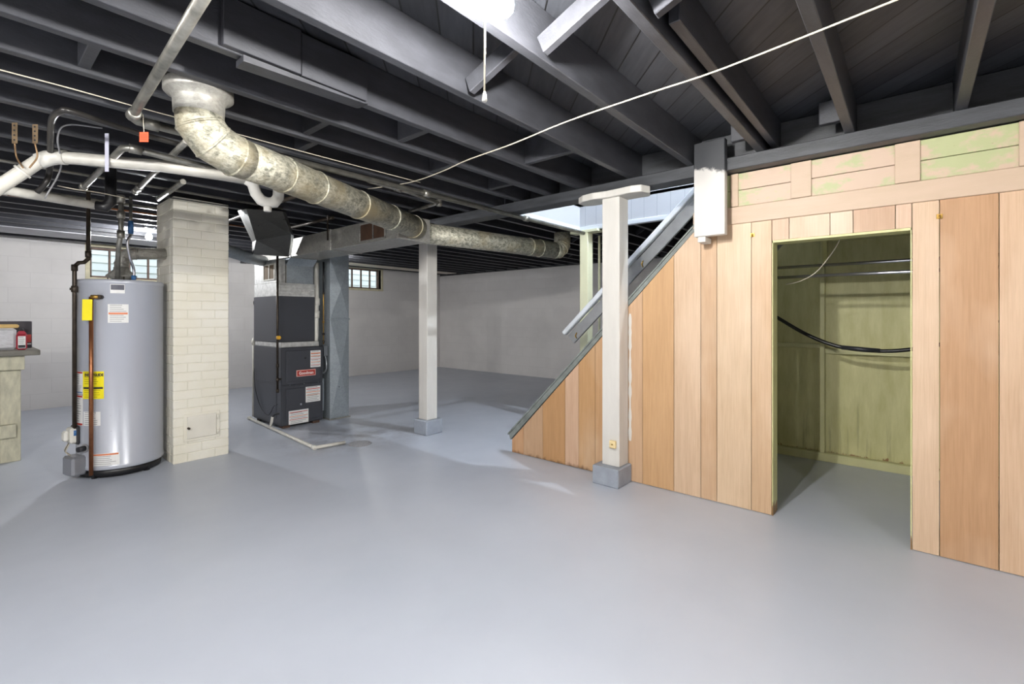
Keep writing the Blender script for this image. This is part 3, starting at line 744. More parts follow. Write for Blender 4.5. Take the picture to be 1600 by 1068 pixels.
# plenum with cross break
def xbreak(mb, x0, x1, z0, z1, Y, h=.012):
    c_ = ((x0+x1)/2, Y-h, (z0+z1)/2); q = [(x0, Y, z0), (x1, Y, z0), (x1, Y, z1), (x0, Y, z1)]
    for i in range(4): mb.face(q[i], q[(i+1) % 4], c_)
    return mb
B(FX0+.10, CX1-.01, 5.32, FY1-.02, 1.60, 1.80, bev=.003).build('plenum', galv_trunk, f)
xbreak(MB(), FX0+.105, CX1-.015, 1.60, 1.80, 5.319).build('plenum_face', galv_blue, f, fix=False)
MB().loft([[(FX0+.10, 5.32, 1.80), (CX1-.01, 5.32, 1.80), (CX1-.01, 5.93, 1.80), (FX0+.10, 5.93, 1.80)], [(FX0+.12, 5.27, 1.879), (CX1+.01, 5.27, 1.879), (CX1+.01, 5.93, 1.879), (FX0+.12, 5.93, 1.879)]]).build('plenum_flare', galv_blue, f)
pw_ = B(FX0+.0, FX0+.095, 5.33, FY1-.02, 1.60, 1.86, bev=.004).build('taped_side', foil, f)
ya_, yb_ = onx(430, 420, FX0-.003).y, onx(412, 420, FX0-.003).y
zc = 1.72
fr_ = MB().box(FX0-.012, FX0-.0, ya_, yb_, 1.63, 1.645, .001).box(FX0-.012, FX0, ya_, yb_, 1.80, 1.815, .001).box(FX0-.012, FX0, ya_, ya_+.02, 1.645, 1.80, .001).box(FX0-.012, FX0, yb_-.02, yb_, 1.645, 1.80, .001).box(FX0-.012, FX0, (ya_+yb_)/2-.008, (ya_+yb_)/2+.008, 1.645, 1.80, .001)
fr_.build('hatch_frame', pvc, pw_)
B(FX0-.004, FX0-.0005, ya_+.02, yb_-.02, 1.645, 1.80, bev=0).build('hatch_recess', M('brown_filter', rgb(108, 92, 72), .8, var=.2), pw_)
# switch box on the furnace right side
B(FX1+.001, FX1+.045, 5.27, 5.36, .12, .50, bev=.004).build('side_filter_rack', galv_blue, f)
# hood transition from plenum to ceiling
def rect(c, sx, sy, z, rot=0.0):
    o = []
    for a_, b_ in ((-1, -1), (1, -1), (1, 1), (-1, 1)):
        x, y = a_*sx/2, b_*sy/2; o.append((c[0]+x*math.cos(rot)-y*math.sin(rot), c[1]+x*math.sin(rot)+y*math.cos(rot), z))
    return o
def ringpx(pts): return [tuple(att(*p)) for p in pts]
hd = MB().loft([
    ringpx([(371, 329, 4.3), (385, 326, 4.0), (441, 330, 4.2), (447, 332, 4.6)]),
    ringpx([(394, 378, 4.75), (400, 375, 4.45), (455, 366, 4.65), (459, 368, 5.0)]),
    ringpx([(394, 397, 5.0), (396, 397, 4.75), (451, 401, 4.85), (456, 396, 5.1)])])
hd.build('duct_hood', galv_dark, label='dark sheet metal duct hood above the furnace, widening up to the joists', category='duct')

# return duct to the right of the furnace
r_ = thing('return_duct', 'tall galvanised return duct with cross creased faces, standing right of the furnace', 'duct', (2.96, 5.6, 0))
RX0, RX1, RY0, RY1 = 2.845, 3.09, 5.25, 5.93
B(RX0, RX1, RY0, RY1, .012, 1.19, bev=.003).build('lower_section', galv_blue, r_)
B(RX0, RX1, RY0, RY1, 1.20, 2.215, bev=.003).build('upper_section', galv_blue, r_)
B(RX0-.008, RX1+.008, RY0-.008, RY1+.008, 1.185, 1.205, bev=.002).build('joint_flange', galv_blue, r_)
B(RX0-.015, RX1+.015, RY0-.015, RY1+.015, 0, .012, bev=.002).build('base_flange', galv_trunk, r_)
xbreak(MB(), RX0+.003, RX1-.003, 1.21, 1.90, RY0-.001, .03).build('creased_face', galv_blue, r_, fix=False)
xbreak(MB(), RX0+.003, RX1-.003, .02, 1.18, RY0-.001, .03).build('creased_face', galv_blue, r_, fix=False)
MB().tube([ony(530, 604, RY0-.016), ony(530, 604, RY0-.03)], .006, 8).build('screw', ink, r_)

# furnace pipes
def pipe(pts, r, mat, name, label, cat='pipe', n=12, fit=None):
    if not fit:
        return MB().tube(pts, r, n).build(name, mat, label=label, category=cat)
    t = thing(name, label, cat, Vector(pts[0])); MB().tube(pts, r, n).build('pipe_run', mat, t)
    for p_, d_ in fit:
        d_ = Vector(d_).normalized(); p_ = Vector(p_); MB().tube([p_ - d_*r*1.6, p_ - d_*r*1.5, p_ + d_*r*1.5, p_ + d_*r*1.6], [r*1.05, r*1.4, r*1.4, r*1.05], n).build('fitting', mat, t)
    return t
Z = Vector((0, 0, 1)); Xv = Vector((1, 0, 0)); Yv = Vector((0, 1, 0))
t = pipe([(2.205, 5.17, 1.90), (2.205, 5.17, .42)], .012, iron, 'gas_pipe', 'dark iron gas pipe dropping in front of the furnace corner with a yellow valve', fit=[((2.205, 5.17, .55), Z), ((2.205, 5.17, .70), Z), ((2.205, 5.17, .43), Z)])
MB().tube([(2.205, 5.17, .55), (2.262, 5.22, .55)], .011, 10).build('branch', iron, t)
MB().lathe([(.016, -.02), (.022, -.012), (.022, .012), (.016, .02)], (2.208, 5.15, 1.0), 14, 'y').build('valve', M('yellow_valve', rgb(226, 170, 50), .4, var=.1), t, label='yellow gas valve')
t = pipe([(2.735, 5.36, 1.86), (2.735, 5.36, 1.38), (2.715, 5.33, 1.27), (2.715, 5.33, 1.0), (2.705, 5.33, .90)], .027, pvc, 'vent_pipe', 'white plastic vent pipe rising at the right side of the furnace', fit=[((2.735, 5.36, 1.40), Z), ((2.715, 5.33, 1.25), Z)])
t = pipe([(2.29, 6.02, .97), (2.29, 6.02, .03)], .017, pvc_dirty, 'drain_pipe', 'upright white drain pipe at the rear left corner of the furnace', fit=[((2.29, 6.02, .92), Z)])
t = thing('condensate_pipe', 'white plastic drain pipe lying on the floor from the furnace to the drain', 'pipe', (2.1, 4.5, 0))
MB().tube([(2.235, 6.02, .018), (2.12, 4.19, .018), (2.40, 4.145, .018)], .016, 12).build('pipe_run', pvc_dirty, t)
for p_ in ((2.235, 6.0, .018), (2.12, 4.20, .018)): MB().lathe([(.019, -.02), (.022, -.018), (.022, .018), (.019, .02)], p_, 12, 'y').build('elbow', pvc, t)
MB().tube([(2.19, 5.31, .018), (2.20, 5.28, .14)], .014, 10).build('riser', pvc, t)
MB().tube(smooth_path([(2.20, 5.28, .14), (2.215, 5.24, .17), (2.25, 5.22, .175)]), .010, 8).build('drain_hose', rubber, t)
t = MB().tube(smooth_path([(2.25, 5.9, .62), (2.245, 5.86, .40), (2.245, 5.72, .20), (2.243, 5.5, .12), (2.243, 5.35, .24), (2.24, 5.26, .27)]), .004, 6).build('black_cable', rubber, label='thin black cable looping down the left side of the furnace', category='cable')
t = thing('junction_box', 'small grey electrical box with a bent conduit on the right side of the furnace', 'electrical box', (2.77, 5.3, .8))
B(2.775, 2.825, 5.26, 5.30, .76, .88, bev=.003).build('box', silver_switch, t)
MB().tube(smooth_path([(2.80, 5.28, .76), (2.815, 5.28, .68), (2.80, 5.26, .60), (2.75, 5.24, .56)]), .011, 10).build('conduit', silver_switch, t)
t = thing('line_set', 'dark and brass gas line with small fittings beside the white vent pipe', 'pipe', (2.79, 5.32, .9))
MB().tube([(2.79, 5.3, 1.86), (2.79, 5.3, .90)], .008, 8).build('pipe_run', brass, t)
MB().tube([(2.79, 5.3, 1.87), (2.79, 5.3, 1.50)], .012, 8).build('sleeve', rubber, t)
for zz in (1.50, 1.16, 1.02, .93): MB().lathe([(.010, -.012), (.014, -.01), (.014, .01), (.010, .012)], (2.79, 5.3, zz), 10).build('fitting', iron if zz != 1.16 else brass, t)
t = pipe([(1.565, 4.97, 1.875), (2.0, 5.42, 1.86), (2.255, 5.66, 1.86)], .06, galv_blue, 'flue_pipe', 'grey flue pipe between the chimney and the furnace hood', n=24, fit=None)
t = MB().tube(smooth_path([att(410, 462, 5.6), att(398, 470, 5.6), att(400, 480, 5.6), att(408, 486, 5.6)]), .012, 8).build('refrigerant_line', rubber, label='short black insulated line sticking out left of the furnace', category='pipe')

# ================================================================== CHIMNEY
CHX0, CHX1, CHY0, CHY1 = 1.145, 1.56, 4.65, 5.15
ch = thing('brick_chimney', 'white painted brick chimney pier rising to the joists beside the water heater', 'chimney', (1.35, 4.9, 0))
B(CHX0+.004, CHX1-.004, CHY0+.004, CHY1-.004, 0, H_J-.001, bev=0).build('mortar_core', M('painted_mortar', rgb(220, 216, 200), .7, var=.05, vs=20, bump=.3), ch)
mb = MB(); z = 0; row = 0; bh = .0755
while z < H_J - .03:
    z1 = min(z + bh - .004, H_J - .001)
    def run(a, b, off):
        out = []; p = a; first = True
        L = .205
        e = a + (L if off else L/2)
        while p < b - .02:
            e2 = min(e, b);
            if b - e2 < .05: e2 = b
            out.append((p, e2 - (.0012 if e2 < b else 0))); p = e2; e = e2 + L
        return out
    j = lambda: random.uniform(-.0015, .0015)
    for a_, b_ in run(CHX0, CHX1, row % 2):
        k = j(); mb.box(a_, b_, CHY0+k, CHY0+.09, z, z1, .004)
        mb.box(a_, b_, CHY1-.09, CHY1+k, z, z1, .005)
    for a_, b_ in run(CHY0+.092, CHY1-.092, (row+1) % 2):
        k = j(); mb.box(CHX0+k, CHX0+.09, a_, b_, z, z1, .0025); mb.box(CHX1-.09, CHX1+k, a_, b_, z, z1, .0025)
    z += bh; row += 1
mb.build('brickwork', M_brick, ch, fix=False)
ca, cb = ony(287, 691, CHY0-.01), ony(344, 640, CHY0-.01)
cdr = B(ca.x, cb.x, CHY0-.010, CHY0-.001, ca.z, cb.z, bev=.004).build('cleanout_frame', M_brick, ch)
B(ca.x+.022, cb.x-.03, CHY0-.02, CHY0-.010, ca.z+.022, cb.z-.018, bev=.004).build('cleanout_door', M('cream_cleanout', rgb(222, 218, 206), .45, var=.05), cdr)
for zz in (ca.z+.05, cb.z-.05): MB().lathe([(.008, -.02), (.008, .02)], (cb.x-.02, CHY0-.018, zz), 10).build('hinge', M_brick, cdr)
MB().lathe([(.01, -.03), (.008, 0)], (ca.x+.028, CHY0-.02, (ca.z+cb.z)/2), 10, 'y').build('latch', iron, cdr)

# ================================================================== WATER HEATER
HC = Vector((.85, 4.87, 0)); HR = .272
wh = thing('water_heater', 'grey cylindrical water heater with yellow energy label beside the brick chimney', 'water heater', HC)
MB().lathe([(HR, .065), (HR+.004, .07), (HR+.004, .095), (HR, .10), (HR, 1.47), (HR+.004, 1.475), (HR+.005, 1.50), (HR-.004, 1.507), (.05, 1.515), (.01, 1.515)], HC, 72).build('tank', heater_grey, wh)
MB().lathe([(HR-.015, .012), (HR-.012, .066)], HC, 48).build('burner_skirt', black_plastic, wh)
for a_ in (220, 300, 80, 150): 
    c_ = HC + Vector((math.cos(math.radians(a_))*(HR-.03), math.sin(math.radians(a_))*(HR-.03), 0)); MB().lathe([(.02, 0), (.015, .065)], c_, 10).build('foot', black_plastic, wh)
AC = 260.1
def phi(px): return AC + math.degrees(math.asin(max(-1, min(1, (px - 187) / 68.5))))
hm = lambda u, v, o: (HC.x + (HR+o)*math.cos(math.radians(u)), HC.y + (HR+o)*math.sin(math.radians(u)), v)
def hz(px, py):
    a_ = math.radians(phi(px)); X, Y = HC.x + HR*math.cos(a_), HC.y + HR*math.sin(a_); return EYE + (495-py)/F_PX*(X*FX + Y*FY)
def hlab(pa, pb, ya, yb, base=paper, bands=(), lines=6, lmat=greyink, name='label', **kw):
    pm = (pa+pb)/2; return sticker(wh, hm, phi(pa), phi(pb), hz(pm, yb), hz(pm, ya), base, bands, lines, lmat, name, off=.0012, **kw)
hlab(167, 197.5, 475, 504, bands=((.45, .55, orange),), lines=9)
o = hlab(170.5, 192, 444, 458, bands=((.38, .95, M('label_navy', rgb(54, 56, 74), .4, var=.1)),), lines=0)
o = hlab(131, 161.5, 580, 623, yellow, bands=((.36, .43, ink),), lines=12, lmat=M('olive_print', rgb(190, 176, 20), .6, var=.02), name='energy_label')
text_mesh('ENERGYGUIDE', .028, lambda u, v, q: hm(phi(146) + math.degrees(u / HR), v, q), 'printed_text', ink, o, 0, hz(146, 587.5), .0025, bold=.0015, wide=.72)
for (ya, yb, bn, c_) in ((580, 601, .86, red), (601, 615, .1, blue), (617, 640, .86, red), (640, 664, .02, red)):
    hlab(119.2, 131, ya, yb, bands=((bn, bn+.12, c_),), lines=6)
hlab(132, 156.5, 643, 665, lines=7)
hlab(143.5, 184.5, 708, 730, bands=((.86, .97, orange),), lines=7)
for (px_, py_) in ((171, 649), (172, 673)): 
    a_ = phi(px_); MB().tube([hm(a_, hz(px_, py_), 0), hm(a_, hz(px_, py_), .003)], .003, 8).build('rivet', greyink, wh)
# top handle notch, draft hood, nipples
MB().lathe([(.03, 1.505), (.10, 1.545), (.10, 1.552), (.052, 1.60), (.05, 1.62)], HC, 32).build('draft_hood', galv_trunk, wh)
for a_ in (30, 150, 270): 
    c_ = HC + Vector((.09*math.cos(math.radians(a_)), .09*math.sin(math.radians(a_)), 0)); MB().tube([c_+Z*1.507, c_+Z*1.546], .004, 6).build('hood_leg', iron, wh)
# T&P valve
va = phi(158); vb = Vector(hm(va, 1.37, 0)); vn = Vector((math.cos(math.radians(va)), math.sin(math.radians(va)), 0))
MB().tube([vb, vb + vn*.045], .016, 12).build('relief_valve', iron, wh)
vt = phi(141); pp = Vector(hm(phi(149), 1.37, .04))
MB().tube([vb + vn*.035, pp], .015, 12).build('relief_valve_body', brass, wh)
MB().tube([pp + Z*.0, pp - Z*1.325], .0135, 14).build('discharge_pipe', copper, wh, label='brown copper discharge pipe')
mb = MB(); tg0 = pp + vn*.020 + Vector((-.012, .0, 0)); side = Vector((-vn.y, vn.x, 0))
mb.obox(tg0 - Z*.02 , tg0 - Z*.175 + vn*.004, .062, .002, .0005, up=tuple(vn)); mb.build('valve_tag', yellow, wh, label='yellow hanging tag')
hb = Vector(hm(phi(122), 1.46, 0)); 
# gas control valve and burner cover
gv = Vector(hm(188, .33, 0)); gn = Vector((math.cos(math.radians(194)), math.sin(math.radians(194)), 0))
g_ = MB().obox(gv + gn*.01, gv + gn*.055, .085, .12, .012, up=(0, 0, 1)).build('gas_control', M('white_control', rgb(214, 212, 204), .4, var=.1), wh, label='white gas control box')
MB().obox(gv + gn*.0 , gv + gn*.022, .11, .14, .012).build('control_back', ink, wh)
MB().obox(gv + gn*.055, gv + gn*.085, .06, .08, .014).build('control_knob', M('white_control2', rgb(224, 222, 214), .4, var=.05), g_)
for s_ in (-.02, .0, .02): MB().tube(smooth_path([gv + gn*.05 + Vector((0, s_, -.06)), gv + gn*.07 + Vector((0, s_*1.5, -.11)), gv + gn*.04 + Vector((0, s_, -.15))]), .004, 6).build('control_wire', cordmat if s_ else rubber, g_)
cv = Vector(hm(196, .05, 0)); cn = Vector((math.cos(math.radians(198)), math.sin(math.radians(198)), 0))
MB().obox(cv + cn*(-.02) + Z*.06, cv + cn*.075 + Z*.06, .14, .145, .014).build('burner_cover', M('satin_grey_steel', rgb(150, 152, 158), .3, .5, var=.05), wh)
dv = Vector(hm(phi(134), .235, 0)); dn = (dv - HC); dn.z = 0; dn.normalize()
MB().tube([dv, dv + dn*.05], .02, 12).build('drain_valve', ink, wh); MB().tube([dv + dn*.001, dv + dn*.004], .033, 16).build('drain_plate', greyink, wh)
t = thing('gas_pipe', 'dark iron gas pipe left of the water heater with an offset elbow', 'pipe', (.562, 4.80, 0))
MB().tube([(.64, 4.80, 2.21), (.64, 4.80, 1.665), (.615, 4.80, 1.635), (.585, 4.80, 1.63), (.562, 4.80, 1.60), (.562, 4.80, .36)], .0135, 12).build('pipe_run', iron, t)
for p_ in ((.64, 4.80, 1.70), (.562, 4.80, 1.59), (.562, 4.80, 1.43)): MB().lathe([(.015, -.025), (.02, -.022), (.02, .022), (.015, .025)], p_, 12).build('fitting', iron, t)
MB().tube([(.562, 4.80, 1.43), (.535, 4.80, 1.43)], .009, 8).build('valve', iron, t)
MB().tube([(.562, 4.80, .37), (.562, 4.80, .33)], .02, 12).build('union', blue, t)
# flue and water lines over the heater
t = thing('flue_pipe', 'galvanised flue pipe leaving the top of the water heater and bending into the chimney', 'pipe', (.85, 4.87, 1.6))
arc = [HC + Z*1.601] + [HC + Vector((.09*(1-math.cos(math.radians(a_))), 0, 1.65 + .09*math.sin(math.radians(a_)))) for a_ in (0, 30, 60, 90)] + [HC + Vector((.293, 0, 1.76))]
MB().tube(arc, .047, 24).build('pipe_run', galv_trunk, t)
for i in (1, 2, 3, 4): bead(arc[i], arc[i+1] - arc[i-1], .048, par=t, m=galv_trunk, w_=.005)
t = thing('water_pipe', 'corroded water pipe dropping to the water heater from the joists', 'pipe', (.84, 4.72, 1.5))
MB().tube([(.80, 4.60, 2.15), (.80, 4.60, 1.86), (.79, 4.62, 1.76), (.80, 4.70, 1.70), (.80, 4.72, 1.512)], .017, 12).build('pipe_run', galvpipe, t)
for p_ in ((.80, 4.60, 2.12), (.80, 4.60, 2.0), (.80, 4.60, 1.85)): MB().lathe([(.019, -.03), (.026, -.025), (.026, .025), (.019, .03)], p_, 12).build('fitting', galvpipe, t)
t = thing('water_pipe', 'braided supply line with a blue valve joining the water heater right of the corroded pipe', 'pipe', (.9, 4.72, 1.5))
MB().tube([(.87, 4.66, 2.16), (.87, 4.66, 1.86)], .011, 12).build('pipe_run', galvpipe, t)
MB().tube([(.87, 4.66, 1.97), (.87, 4.66, 1.87)], .018, 12).build('valve', blue, t, label='blue plastic valve')
MB().tube(smooth_path([(.87, 4.66, 1.86), (.85, 4.66, 1.80), (.87, 4.68, 1.68), (.90, 4.72, 1.60), (.90, 4.72, 1.512)]), .010, 10).build('braided_hose', chrome, t)
MB().tube([(.90, 4.72, 1.55), (.90, 4.72, 1.516)], .016, 12).build('nut', blue, t)

# ================================================================== OVERHEAD PIPES
zp = 2.115
t = pipe([(.44, 1.30, zp+.02), (.50, 2.66, zp), (.53, 2.70, zp), (4.32, 2.67, zp)], .0185, galvpipe, 'galvanised_pipe', 'long galvanised pipe overhead, turning at an elbow and running right past the stairs', fit=[((.50, 2.62, zp), Yv), ((.58, 2.70, zp), Xv), ((2.2, 2.687, zp), Xv), ((3.35, 2.68, zp), Xv)])
t = thing('waste_pipe', 'thick white plastic waste pipe hung at the left with a trap below the round duct', 'pipe', (.7, 3.1, 2.0))
wp = [att(-60, 330, 2.35), att(0, 291, 2.42), att(60, 252, 2.50), att(75, 247, 2.52), att(90, 245, 2.55), att(250, 259, 2.65), (1.14, 3.12, 2.07)]
MB().tube(wp, .033, 20).build('pipe_run', pvc_dirty, t)
MB().tube([wp[2] , wp[3], wp[4], wp[4].lerp(wp[5], .08)], .039, 20).build('elbow', pvc, t)
MB().tube([wp[1].lerp(wp[2], .55), wp[1].lerp(wp[2], .60)], .040, 20).build('collar', pvc, t)
tp = [Vector((1.14, 3.12, 2.07)), Vector((1.18, 3.12, 2.05)), Vector((1.20, 3.12, 1.99)), Vector((1.23, 3.12, 1.955)), Vector((1.27, 3.12, 1.945)), Vector((1.31, 3.12, 1.955)), Vector((1.335, 3.12, 1.99)), Vector((1.34, 3.12, 2.06)), Vector((1.34, 3.12, 2.25))]
MB().tube(tp, .033, 18).build('trap', pvc, t)
MB().lathe([(.022, -.055), (.024, -.05), (.024, -.02)], (1.27, 3.12, 1.945), 12).build('cleanout_plug', pvc, t)
t = thing('drain_line', 'thinner white plastic pipe at the left joining a black upright elbow above the water heater', 'pipe', (.4, 3.9, 1.9))
l0, l1 = att(-40, 290, 2.60), att(150, 321, 2.98); u1_ = att(173, 308, 3.02)
MB().tube([l0, att(15, 298, 2.66), l1], .026, 16).build('pipe_run', pvc_dirty, t)
MB().tube([att(-2, 294, 2.64), att(12, 297, 2.66)], .031, 16).build('coupling', pvc, t)
top_ = Vector((u1_.x, u1_.y, 2.19))
MB().tube([l1 - (l1-l0).normalized()*.0, att(164, 323, 3.0), Vector((u1_.x, u1_.y, att(173, 315, 3.02).z)), top_], .030, 16).build('elbow', black_plastic, t, label='black plastic elbow')
pipe([(.545, 4.30, 2.10), (.552, 3.14, 2.10), (.58, 3.11, 2.10), (1.5, 3.02+.2, 2.10)], .017, galvpipe, 'galvanised_pipe', 'galvanised pipe with an elbow above the thick white waste pipe, left of the round duct', fit=[((.60, 3.11, 2.10), Xv), ((.545, 4.26, 2.10), Yv)])
pipe([(.80, 3.0, 2.175), (.86, 4.46, 2.165)], .017, galvpipe, 'galvanised_pipe', 'galvanised pipe sloping away above the chimney with a flange at its end', fit=[((.86, 4.44, 2.165), Yv), ((.853, 4.30, 2.165), Yv)])
pipe([(1.02, 3.9, 2.17), (1.04, 4.62, 2.17)], .019, galvpipe, 'galvanised_pipe', 'short galvanised pipe reaching the left shoulder of the chimney')
pipe([(-2.1, 5.44, 2.185), (2.0, 5.44, 2.185)], .009, copper, 'copper_pipe', 'thin copper pipe under the joists along the far left')
pipe([(-2.1, 5.05, 2.17), (1.12, 5.05, 2.17)], .012, galvpipe, 'galvanised_pipe', 'thin galvanised pipe under the joists left of the chimney, above the water heater')
pipe([(-2.1, 4.35, 2.20), (1.9, 4.35, 2.20)], .010, galvpipe, 'galvanised_pipe', 'thin pipe just above the black elbow, crossing in front of the chimney top')
pipe([(1.75, 3.45, 2.12), (2.35, 3.62, 2.12), (3.0, 3.55, 2.12)], .012, galvpipe, 'galvanised_pipe', 'short grey pipe above the rectangular trunk', fit=[((2.35, 3.62, 2.12), Xv)])
t = pipe([atz(575, 282, 2.13), atz(640, 300, 2.13), atz(686, 317, 2.13)], .016, galvpipe, 'galvanised_pipe', 'galvanised pipe with a tee above the far end of the diagonal round duct', fit=[(atz(686, 317, 2.13), Z), (atz(622, 295, 2.13), Xv)])
MB().tube([atz(686, 317, 2.13), atz(640, 330, 2.13)], .014, 10).build('branch', galvpipe, t)
pipe([(1.75, 3.75, 2.19), (1.75, 5.25, 2.19)], .016, iron, 'iron_pipe', 'dark pipe running above the trunk toward the furnace hood')
pipe([atz(452, 356, 2.2), atz(520, 340, 2.2)], .016, iron, 'iron_pipe', 'dark pipe with a tee beside the duct hood')
# loop of black conduit, cables, straps
lp = smooth_path([att(58, 300, 2.60), att(72, 285, 2.60), att(78, 262, 2.60), att(79, 215, 2.42), att(82, 185, 2.27), att(95, 174, 2.20), att(115, 175, 2.22), att(200, 203, 2.44), att(290, 228, 2.68)])
MB().tube(lp, .014, 10).build('black_hose', M('dark_conduit', rgb(52, 50, 48), .3, .2, var=.2), label='dark flexible conduit looping behind the thick white waste pipe', category='hose')
MB().tube(smooth_path([att(70, 310, 2.62), att(95, 262, 2.60), att(90, 215, 2.42), att(105, 195, 2.36), att(160, 200, 2.42)]), .004, 6).build('grey_wire', greyink, label='thin grey wire looping beside the dark conduit', category='wire')
def wire(pts, r, label, m=cordmat): MB().tube(smooth_path(pts, 5), r, 6).build('wire', m, label=label, category='wire')
wire([(-.6, 2.76, 2.21), (.0, 2.77, 2.205), (.3, 2.75, 2.20), (.6, 2.77, 2.205), (1.4, 2.78, 2.21), (2.2, 2.76, 2.21)], .0028, 'thin white wire stapled under the joists from the left edge past the red tag', cordmat)
wire([(-.6, 4.75, 2.205), (.6, 4.76, 2.20), (1.1, 4.6, 2.19), (1.7, 4.6, 2.2)], .004, 'black wire sagging across the top of the chimney', rubber)
wire([att(90, 290, 2.7), att(120, 296, 2.7), att(150, 300, 2.8), att(200, 310, 3.0)], .003, 'thin white wire between the two white plastic pipes', cordmat)
wire([(2.42, 3.45, 2.11), (2.9, 3.9, 2.19), (3.1, 4.6, 2.2)], .003, 'thin dark wire above the trunk end', rubber)
wire([onx(1318, 364, 3.55), onx(1300, 395, 3.62), onx(1275, 425, 3.7), onx(1250, 439, 3.75), onx(1228, 444, 3.78)], .0035, 'white wire end dangling inside the closet doorway', cordmat)
for (px_, lb) in ((22, 'left perforated metal strap holding the thick white waste pipe'), (54, 'right perforated metal strap above the bend of the thick white waste pipe')):
    a_, b_ = att(px_, 190, 2.42 if px_ < 30 else 2.44), att(px_+1, 224, 2.42 if px_ < 30 else 2.44)
    a_.z = max(a_.z, 2.219)
    t = thing('pipe_strap', lb, 'strap', b_)
    a2_ = Vector((b_.x, b_.y, 2.219)) 
    MB().obox(a2_, b_, .028, .003, .0008, up=(FX, FY, 0)).build('strap', M('rusty_strap', rgb(150, 128, 100), .5, .5, var=.35, vs=30), t)
    MB().tube(smooth_path([b_, att(px_+4, 245, 2.45), att(px_+ (14 if px_ < 30 else -8), 262, 2.42)]), .004, 6).build('strap_wire', M('rusty_wire', rgb(160, 130, 96), .5, .5, var=.3), t)
    for k in range(4):
        c_ = a2_.lerp(b_, (k+.6)/4.3); MB().tube([c_ - Vector((FX, FY, 0))*.002, c_ - Vector((FX, FY, 0))*.003], .005, 8).build('hole', ink, t)
st0, st1 = att(165, 207, 2.56), att(167, 268, 2.56)
t = thing('pipe_strap', 'white plastic strap looped around the thick white waste pipe beside the black elbow', 'strap', st1)
MB().obox(Vector((st1.x, st1.y, 2.219)), st1, .022, .003, .0008, up=(FX, FY, 0)).build('strap', M('lavender_strap', rgb(206, 206, 222), .5, var=.1), t)
tgp = att(225, 214, 2.10); t = B(-.024, .024, -.001, .001, -.028, .02, bev=0)
tg = thing('warning_tag', 'small orange red tag hanging from the galvanised pipe elbow', 'tag', tgp)
MB().obox(tgp + Z*.022, tgp - Z*.022, .040, .002, .0004, up=(FX, FY, 0)).build('tag', tag_red, tg)
for k in range(4): MB().obox(tgp + Z*(.014-k*.008) + Vector((-FX, -FY, 0))*.0016, tgp + Z*(.011-k*.008) + Vector((-FX, -FY, 0))*.0016, .030, .0006, 0, up=(FX, FY, 0)).build('printed_text', M('tag_print', rgb(190, 60, 30), .6, var=.05), tg)
MB().tube([tgp + Z*.022, Vector((tgp.x+.0, tgp.y+.02, zp+.015))], .0015, 6).build('tie', cordmat, tg)

# ================================================================== CLOSET CONTENT
def rod(X, pa, pb, label):
    a_, b_ = onx(1208, pa, X), onx(1427, pb, X); zz = (a_.z + b_.z)/2
    t = thing('closet_rod', label, 'rod', (X, .3, zz)); MB().tube([(X, -.965, zz), (X, 0.90, zz)], .011, 14).build('rod', chrome, t)
    MB().lathe([(.02, -.004), (.02, .004)], (X, -.965, zz), 14, 'y').build('socket', chrome, t)
rod(4.05, 417, 408, 'upper chrome closet rod across the doorway'); rod(3.9, 433, 425, 'lower chrome closet rod across the doorway')
hp = [onx(1190, 483, 4.35), onx(1208, 492, 4.35), onx(1260, 522, 4.35), onx(1310, 541, 4.35), onx(1370, 548, 4.35), onx(1427, 545, 4.35), onx(1500, 530, 4.35), onx(1560, 500, 4.35)]
t = thing('black_hose', 'thick black hose sagging across the inside of the green closet', 'hose', hp[3])
MB().tube(smooth_path(hp), .014, 12).build('hose', rubber, t)
MB().tube([hp[3] + Vector((0, -.02, -.006)), hp[4] + Vector((0, -.02, 0.001))], .0165, 12).build('sleeve', M('dark_grey_sleeve', rgb(48, 50, 54), .4, var=.1), t)
# brass hooks on the panelled wall
for (px_, py_, lb) in ((1176, 367, 'small brass hook left of the closet doorway'), (1468, 338, 'small brass hook right of the closet doorway')):
    c_ = onx(px_, py_, PX); t = thing('coat_hook', lb, 'hook', c_)
    B(PX-.004, PX, c_.y-.012, c_.y+.012, c_.z-.012, c_.z+.012, bev=.001).build('plate', brass, t)
    MB().tube(smooth_path([(PX-.004, c_.y, c_.z+.004), (PX-.018, c_.y, c_.z), (PX-.022, c_.y, c_.z-.012)]), .004, 8).build('hook', brass, t)

# ================================================================== WORKBENCH
wb = thing('workbench', 'worn cream wooden workbench with a grey top at the left edge', 'workbench', (-.15, 6.2, 0))
BX1, BX0, BY0, BY1, BZ = .36, -1.1, 5.74, 6.95, .895
for k in range(4):
    ya = BY0-.06 + k*(BY1-BY0+.1)/4; B(BX0-.05, BX1+.09, ya, ya + (BY1-BY0+.1)/4 - .004, BZ, BZ+.045, bev=.004).build('top_board', bench_top, wb)
B(BX0, BX1, BY0, BY0+.04, BZ-.12, BZ-.001).build('apron', bench_paint, wb); B(BX0, BX1, BY1-.04, BY1, BZ-.12, BZ-.001).build('apron', bench_paint, wb)
B(BX1-.04, BX1, BY0+.041, BY1-.041, BZ-.12, BZ-.001).build('apron', bench_paint, wb)
for xx in (BX1-.14, BX0):
    for yy in (BY0+.041, BY1-.041-.05): B(xx, xx+.12, yy, yy+.05, 0, BZ-.001).build('leg', bench_paint, wb)
B(BX0, BX1-.05, BY0+.0, BY0+.04, .21, .32).build('stretcher', bench_paint, wb); B(BX0, BX1-.05, BY1-.04, BY1-.0, .21, .32).build('stretcher', bench_paint, wb)
B(BX0, BX1-.05, BY0+.10, BY1-.11, .32, .345).build('shelf', grey_paint, wb)
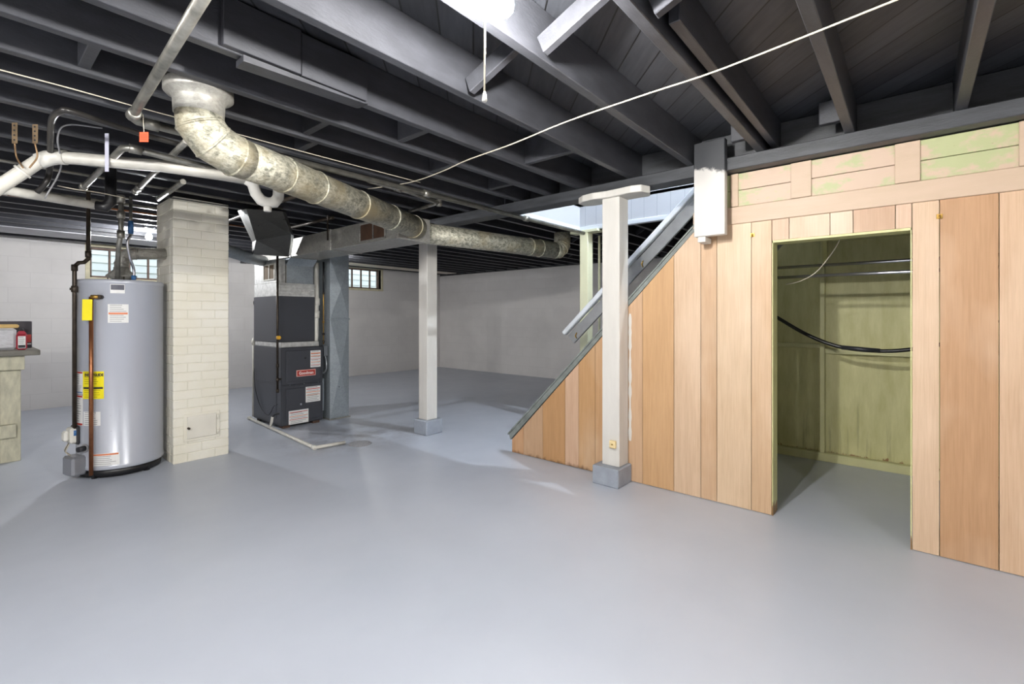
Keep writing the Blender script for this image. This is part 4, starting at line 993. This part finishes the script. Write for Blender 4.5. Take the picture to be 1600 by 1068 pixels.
bz = BZ + .046
pk = thing('wrapped_package', 'white plastic wrapped bundle with a tan edge on the workbench', 'package', (-.1, 5.95, bz))
B(-.8, .32, 5.86, 6.10, bz, bz+.185, bev=.02).build('wrap', box_white, pk); B(-.8, .335, 5.87, 6.11, bz+.185, bz+.215, bev=.008).build('tan_edge', box_tan, pk)
bx = thing('cardboard_box', 'red and black box behind the wrapped bundle on the workbench', 'box', (.2, 6.2, bz))
B(-.75, .43, 6.115, 6.32, bz, bz+.24, bev=.004).build('carton', box_dark, bx); patch(MB(), lambda u, v, o: (.43+o, u, v), 6.13, 6.31, bz+.06, bz+.12, .001).build('printed_band', red, bx)
patch(MB(), lambda u, v, o: (u, 6.115-o, v), .34, .425, bz+.05, bz+.12, .001).build('printed_band', red, bx)
patch(MB(), lambda u, v, o: (u, 6.115-o, v), .34, .425, bz+.03, bz+.04, .001).build('printed_band', paper, bx)
bo = thing('red_bottle', 'small red bottle with a white label and loop cap standing on the workbench', 'bottle', (.345, 5.80, bz))
B(.312, .378, 5.775, 5.825, bz, bz+.135, bev=.012).build('bottle', red_pl, bo)
MB().loft([rect((.345, 5.80), .062, .046, bz+.134), rect((.345, 5.80), .03, .03, bz+.16)]).build('shoulder', red_pl, bo)
MB().lathe([(.013, .16), (.013, .178), (.008, .182)], (.345, 5.80, bz), 12).build('cap', ink, bo)
fb = lambda u, v, o: (u, 5.775-o, v)
sticker(bo, fb, .322, .368, bz+.012, bz+.115, paper, ((.05, .28, ink),), 6)

# floor drain
MB().lathe([(.11, 0.0005), (.105, .004), (.02, .003)], (2.50, 4.05, 0), 32).build('floor_drain', M('dark_drain_grate', rgb(160, 160, 164), .6, var=.4, vs=90, bump=.6, bs=80), label='round worn floor drain at the end of the white drain pipe', category='drain')
# cross bridging seen past the stairs, beyond the stairwell
k = 0
for y in JY:
    if 1.3 < y < 4.2:
        nxt = [q for q in JY if q > y][0]
        for xa in (5.3, 6.6):
            k += 1
            MB().obox((xa, y+.03, H_J+.02), (xa, nxt-.03, H_S-.03), .05, .018, up=(1, 0, 0)).obox((xa+.06, y+.03, H_S-.03), (xa+.06, nxt-.03, H_J+.02), .05, .018, up=(1, 0, 0)).build('cross_bridging', charcoal, label='crossed bridging beyond the stairwell, %s row from the right, %s line' % (ORD[(k-1)//2], 'nearer' if k % 2 else 'farther'), category='bridging', group='crossed bridging beyond the stairwell')

# dried white paint along the panel beside the front post
mb = MB(); zz = .30; pv = None
while zz < 1.25:
    a_ = PX - .0008; wv = .006 + .010*random.random(); q = (Vector((a_, 1.598 - wv*.8, zz)), Vector((a_, 1.598 + wv, zz)))
    if pv: mb.face(pv[0], pv[1], q[1], q[0])
    pv = q; zz += .035
mb.build('paint_smear', post_white, pw, fix=False)
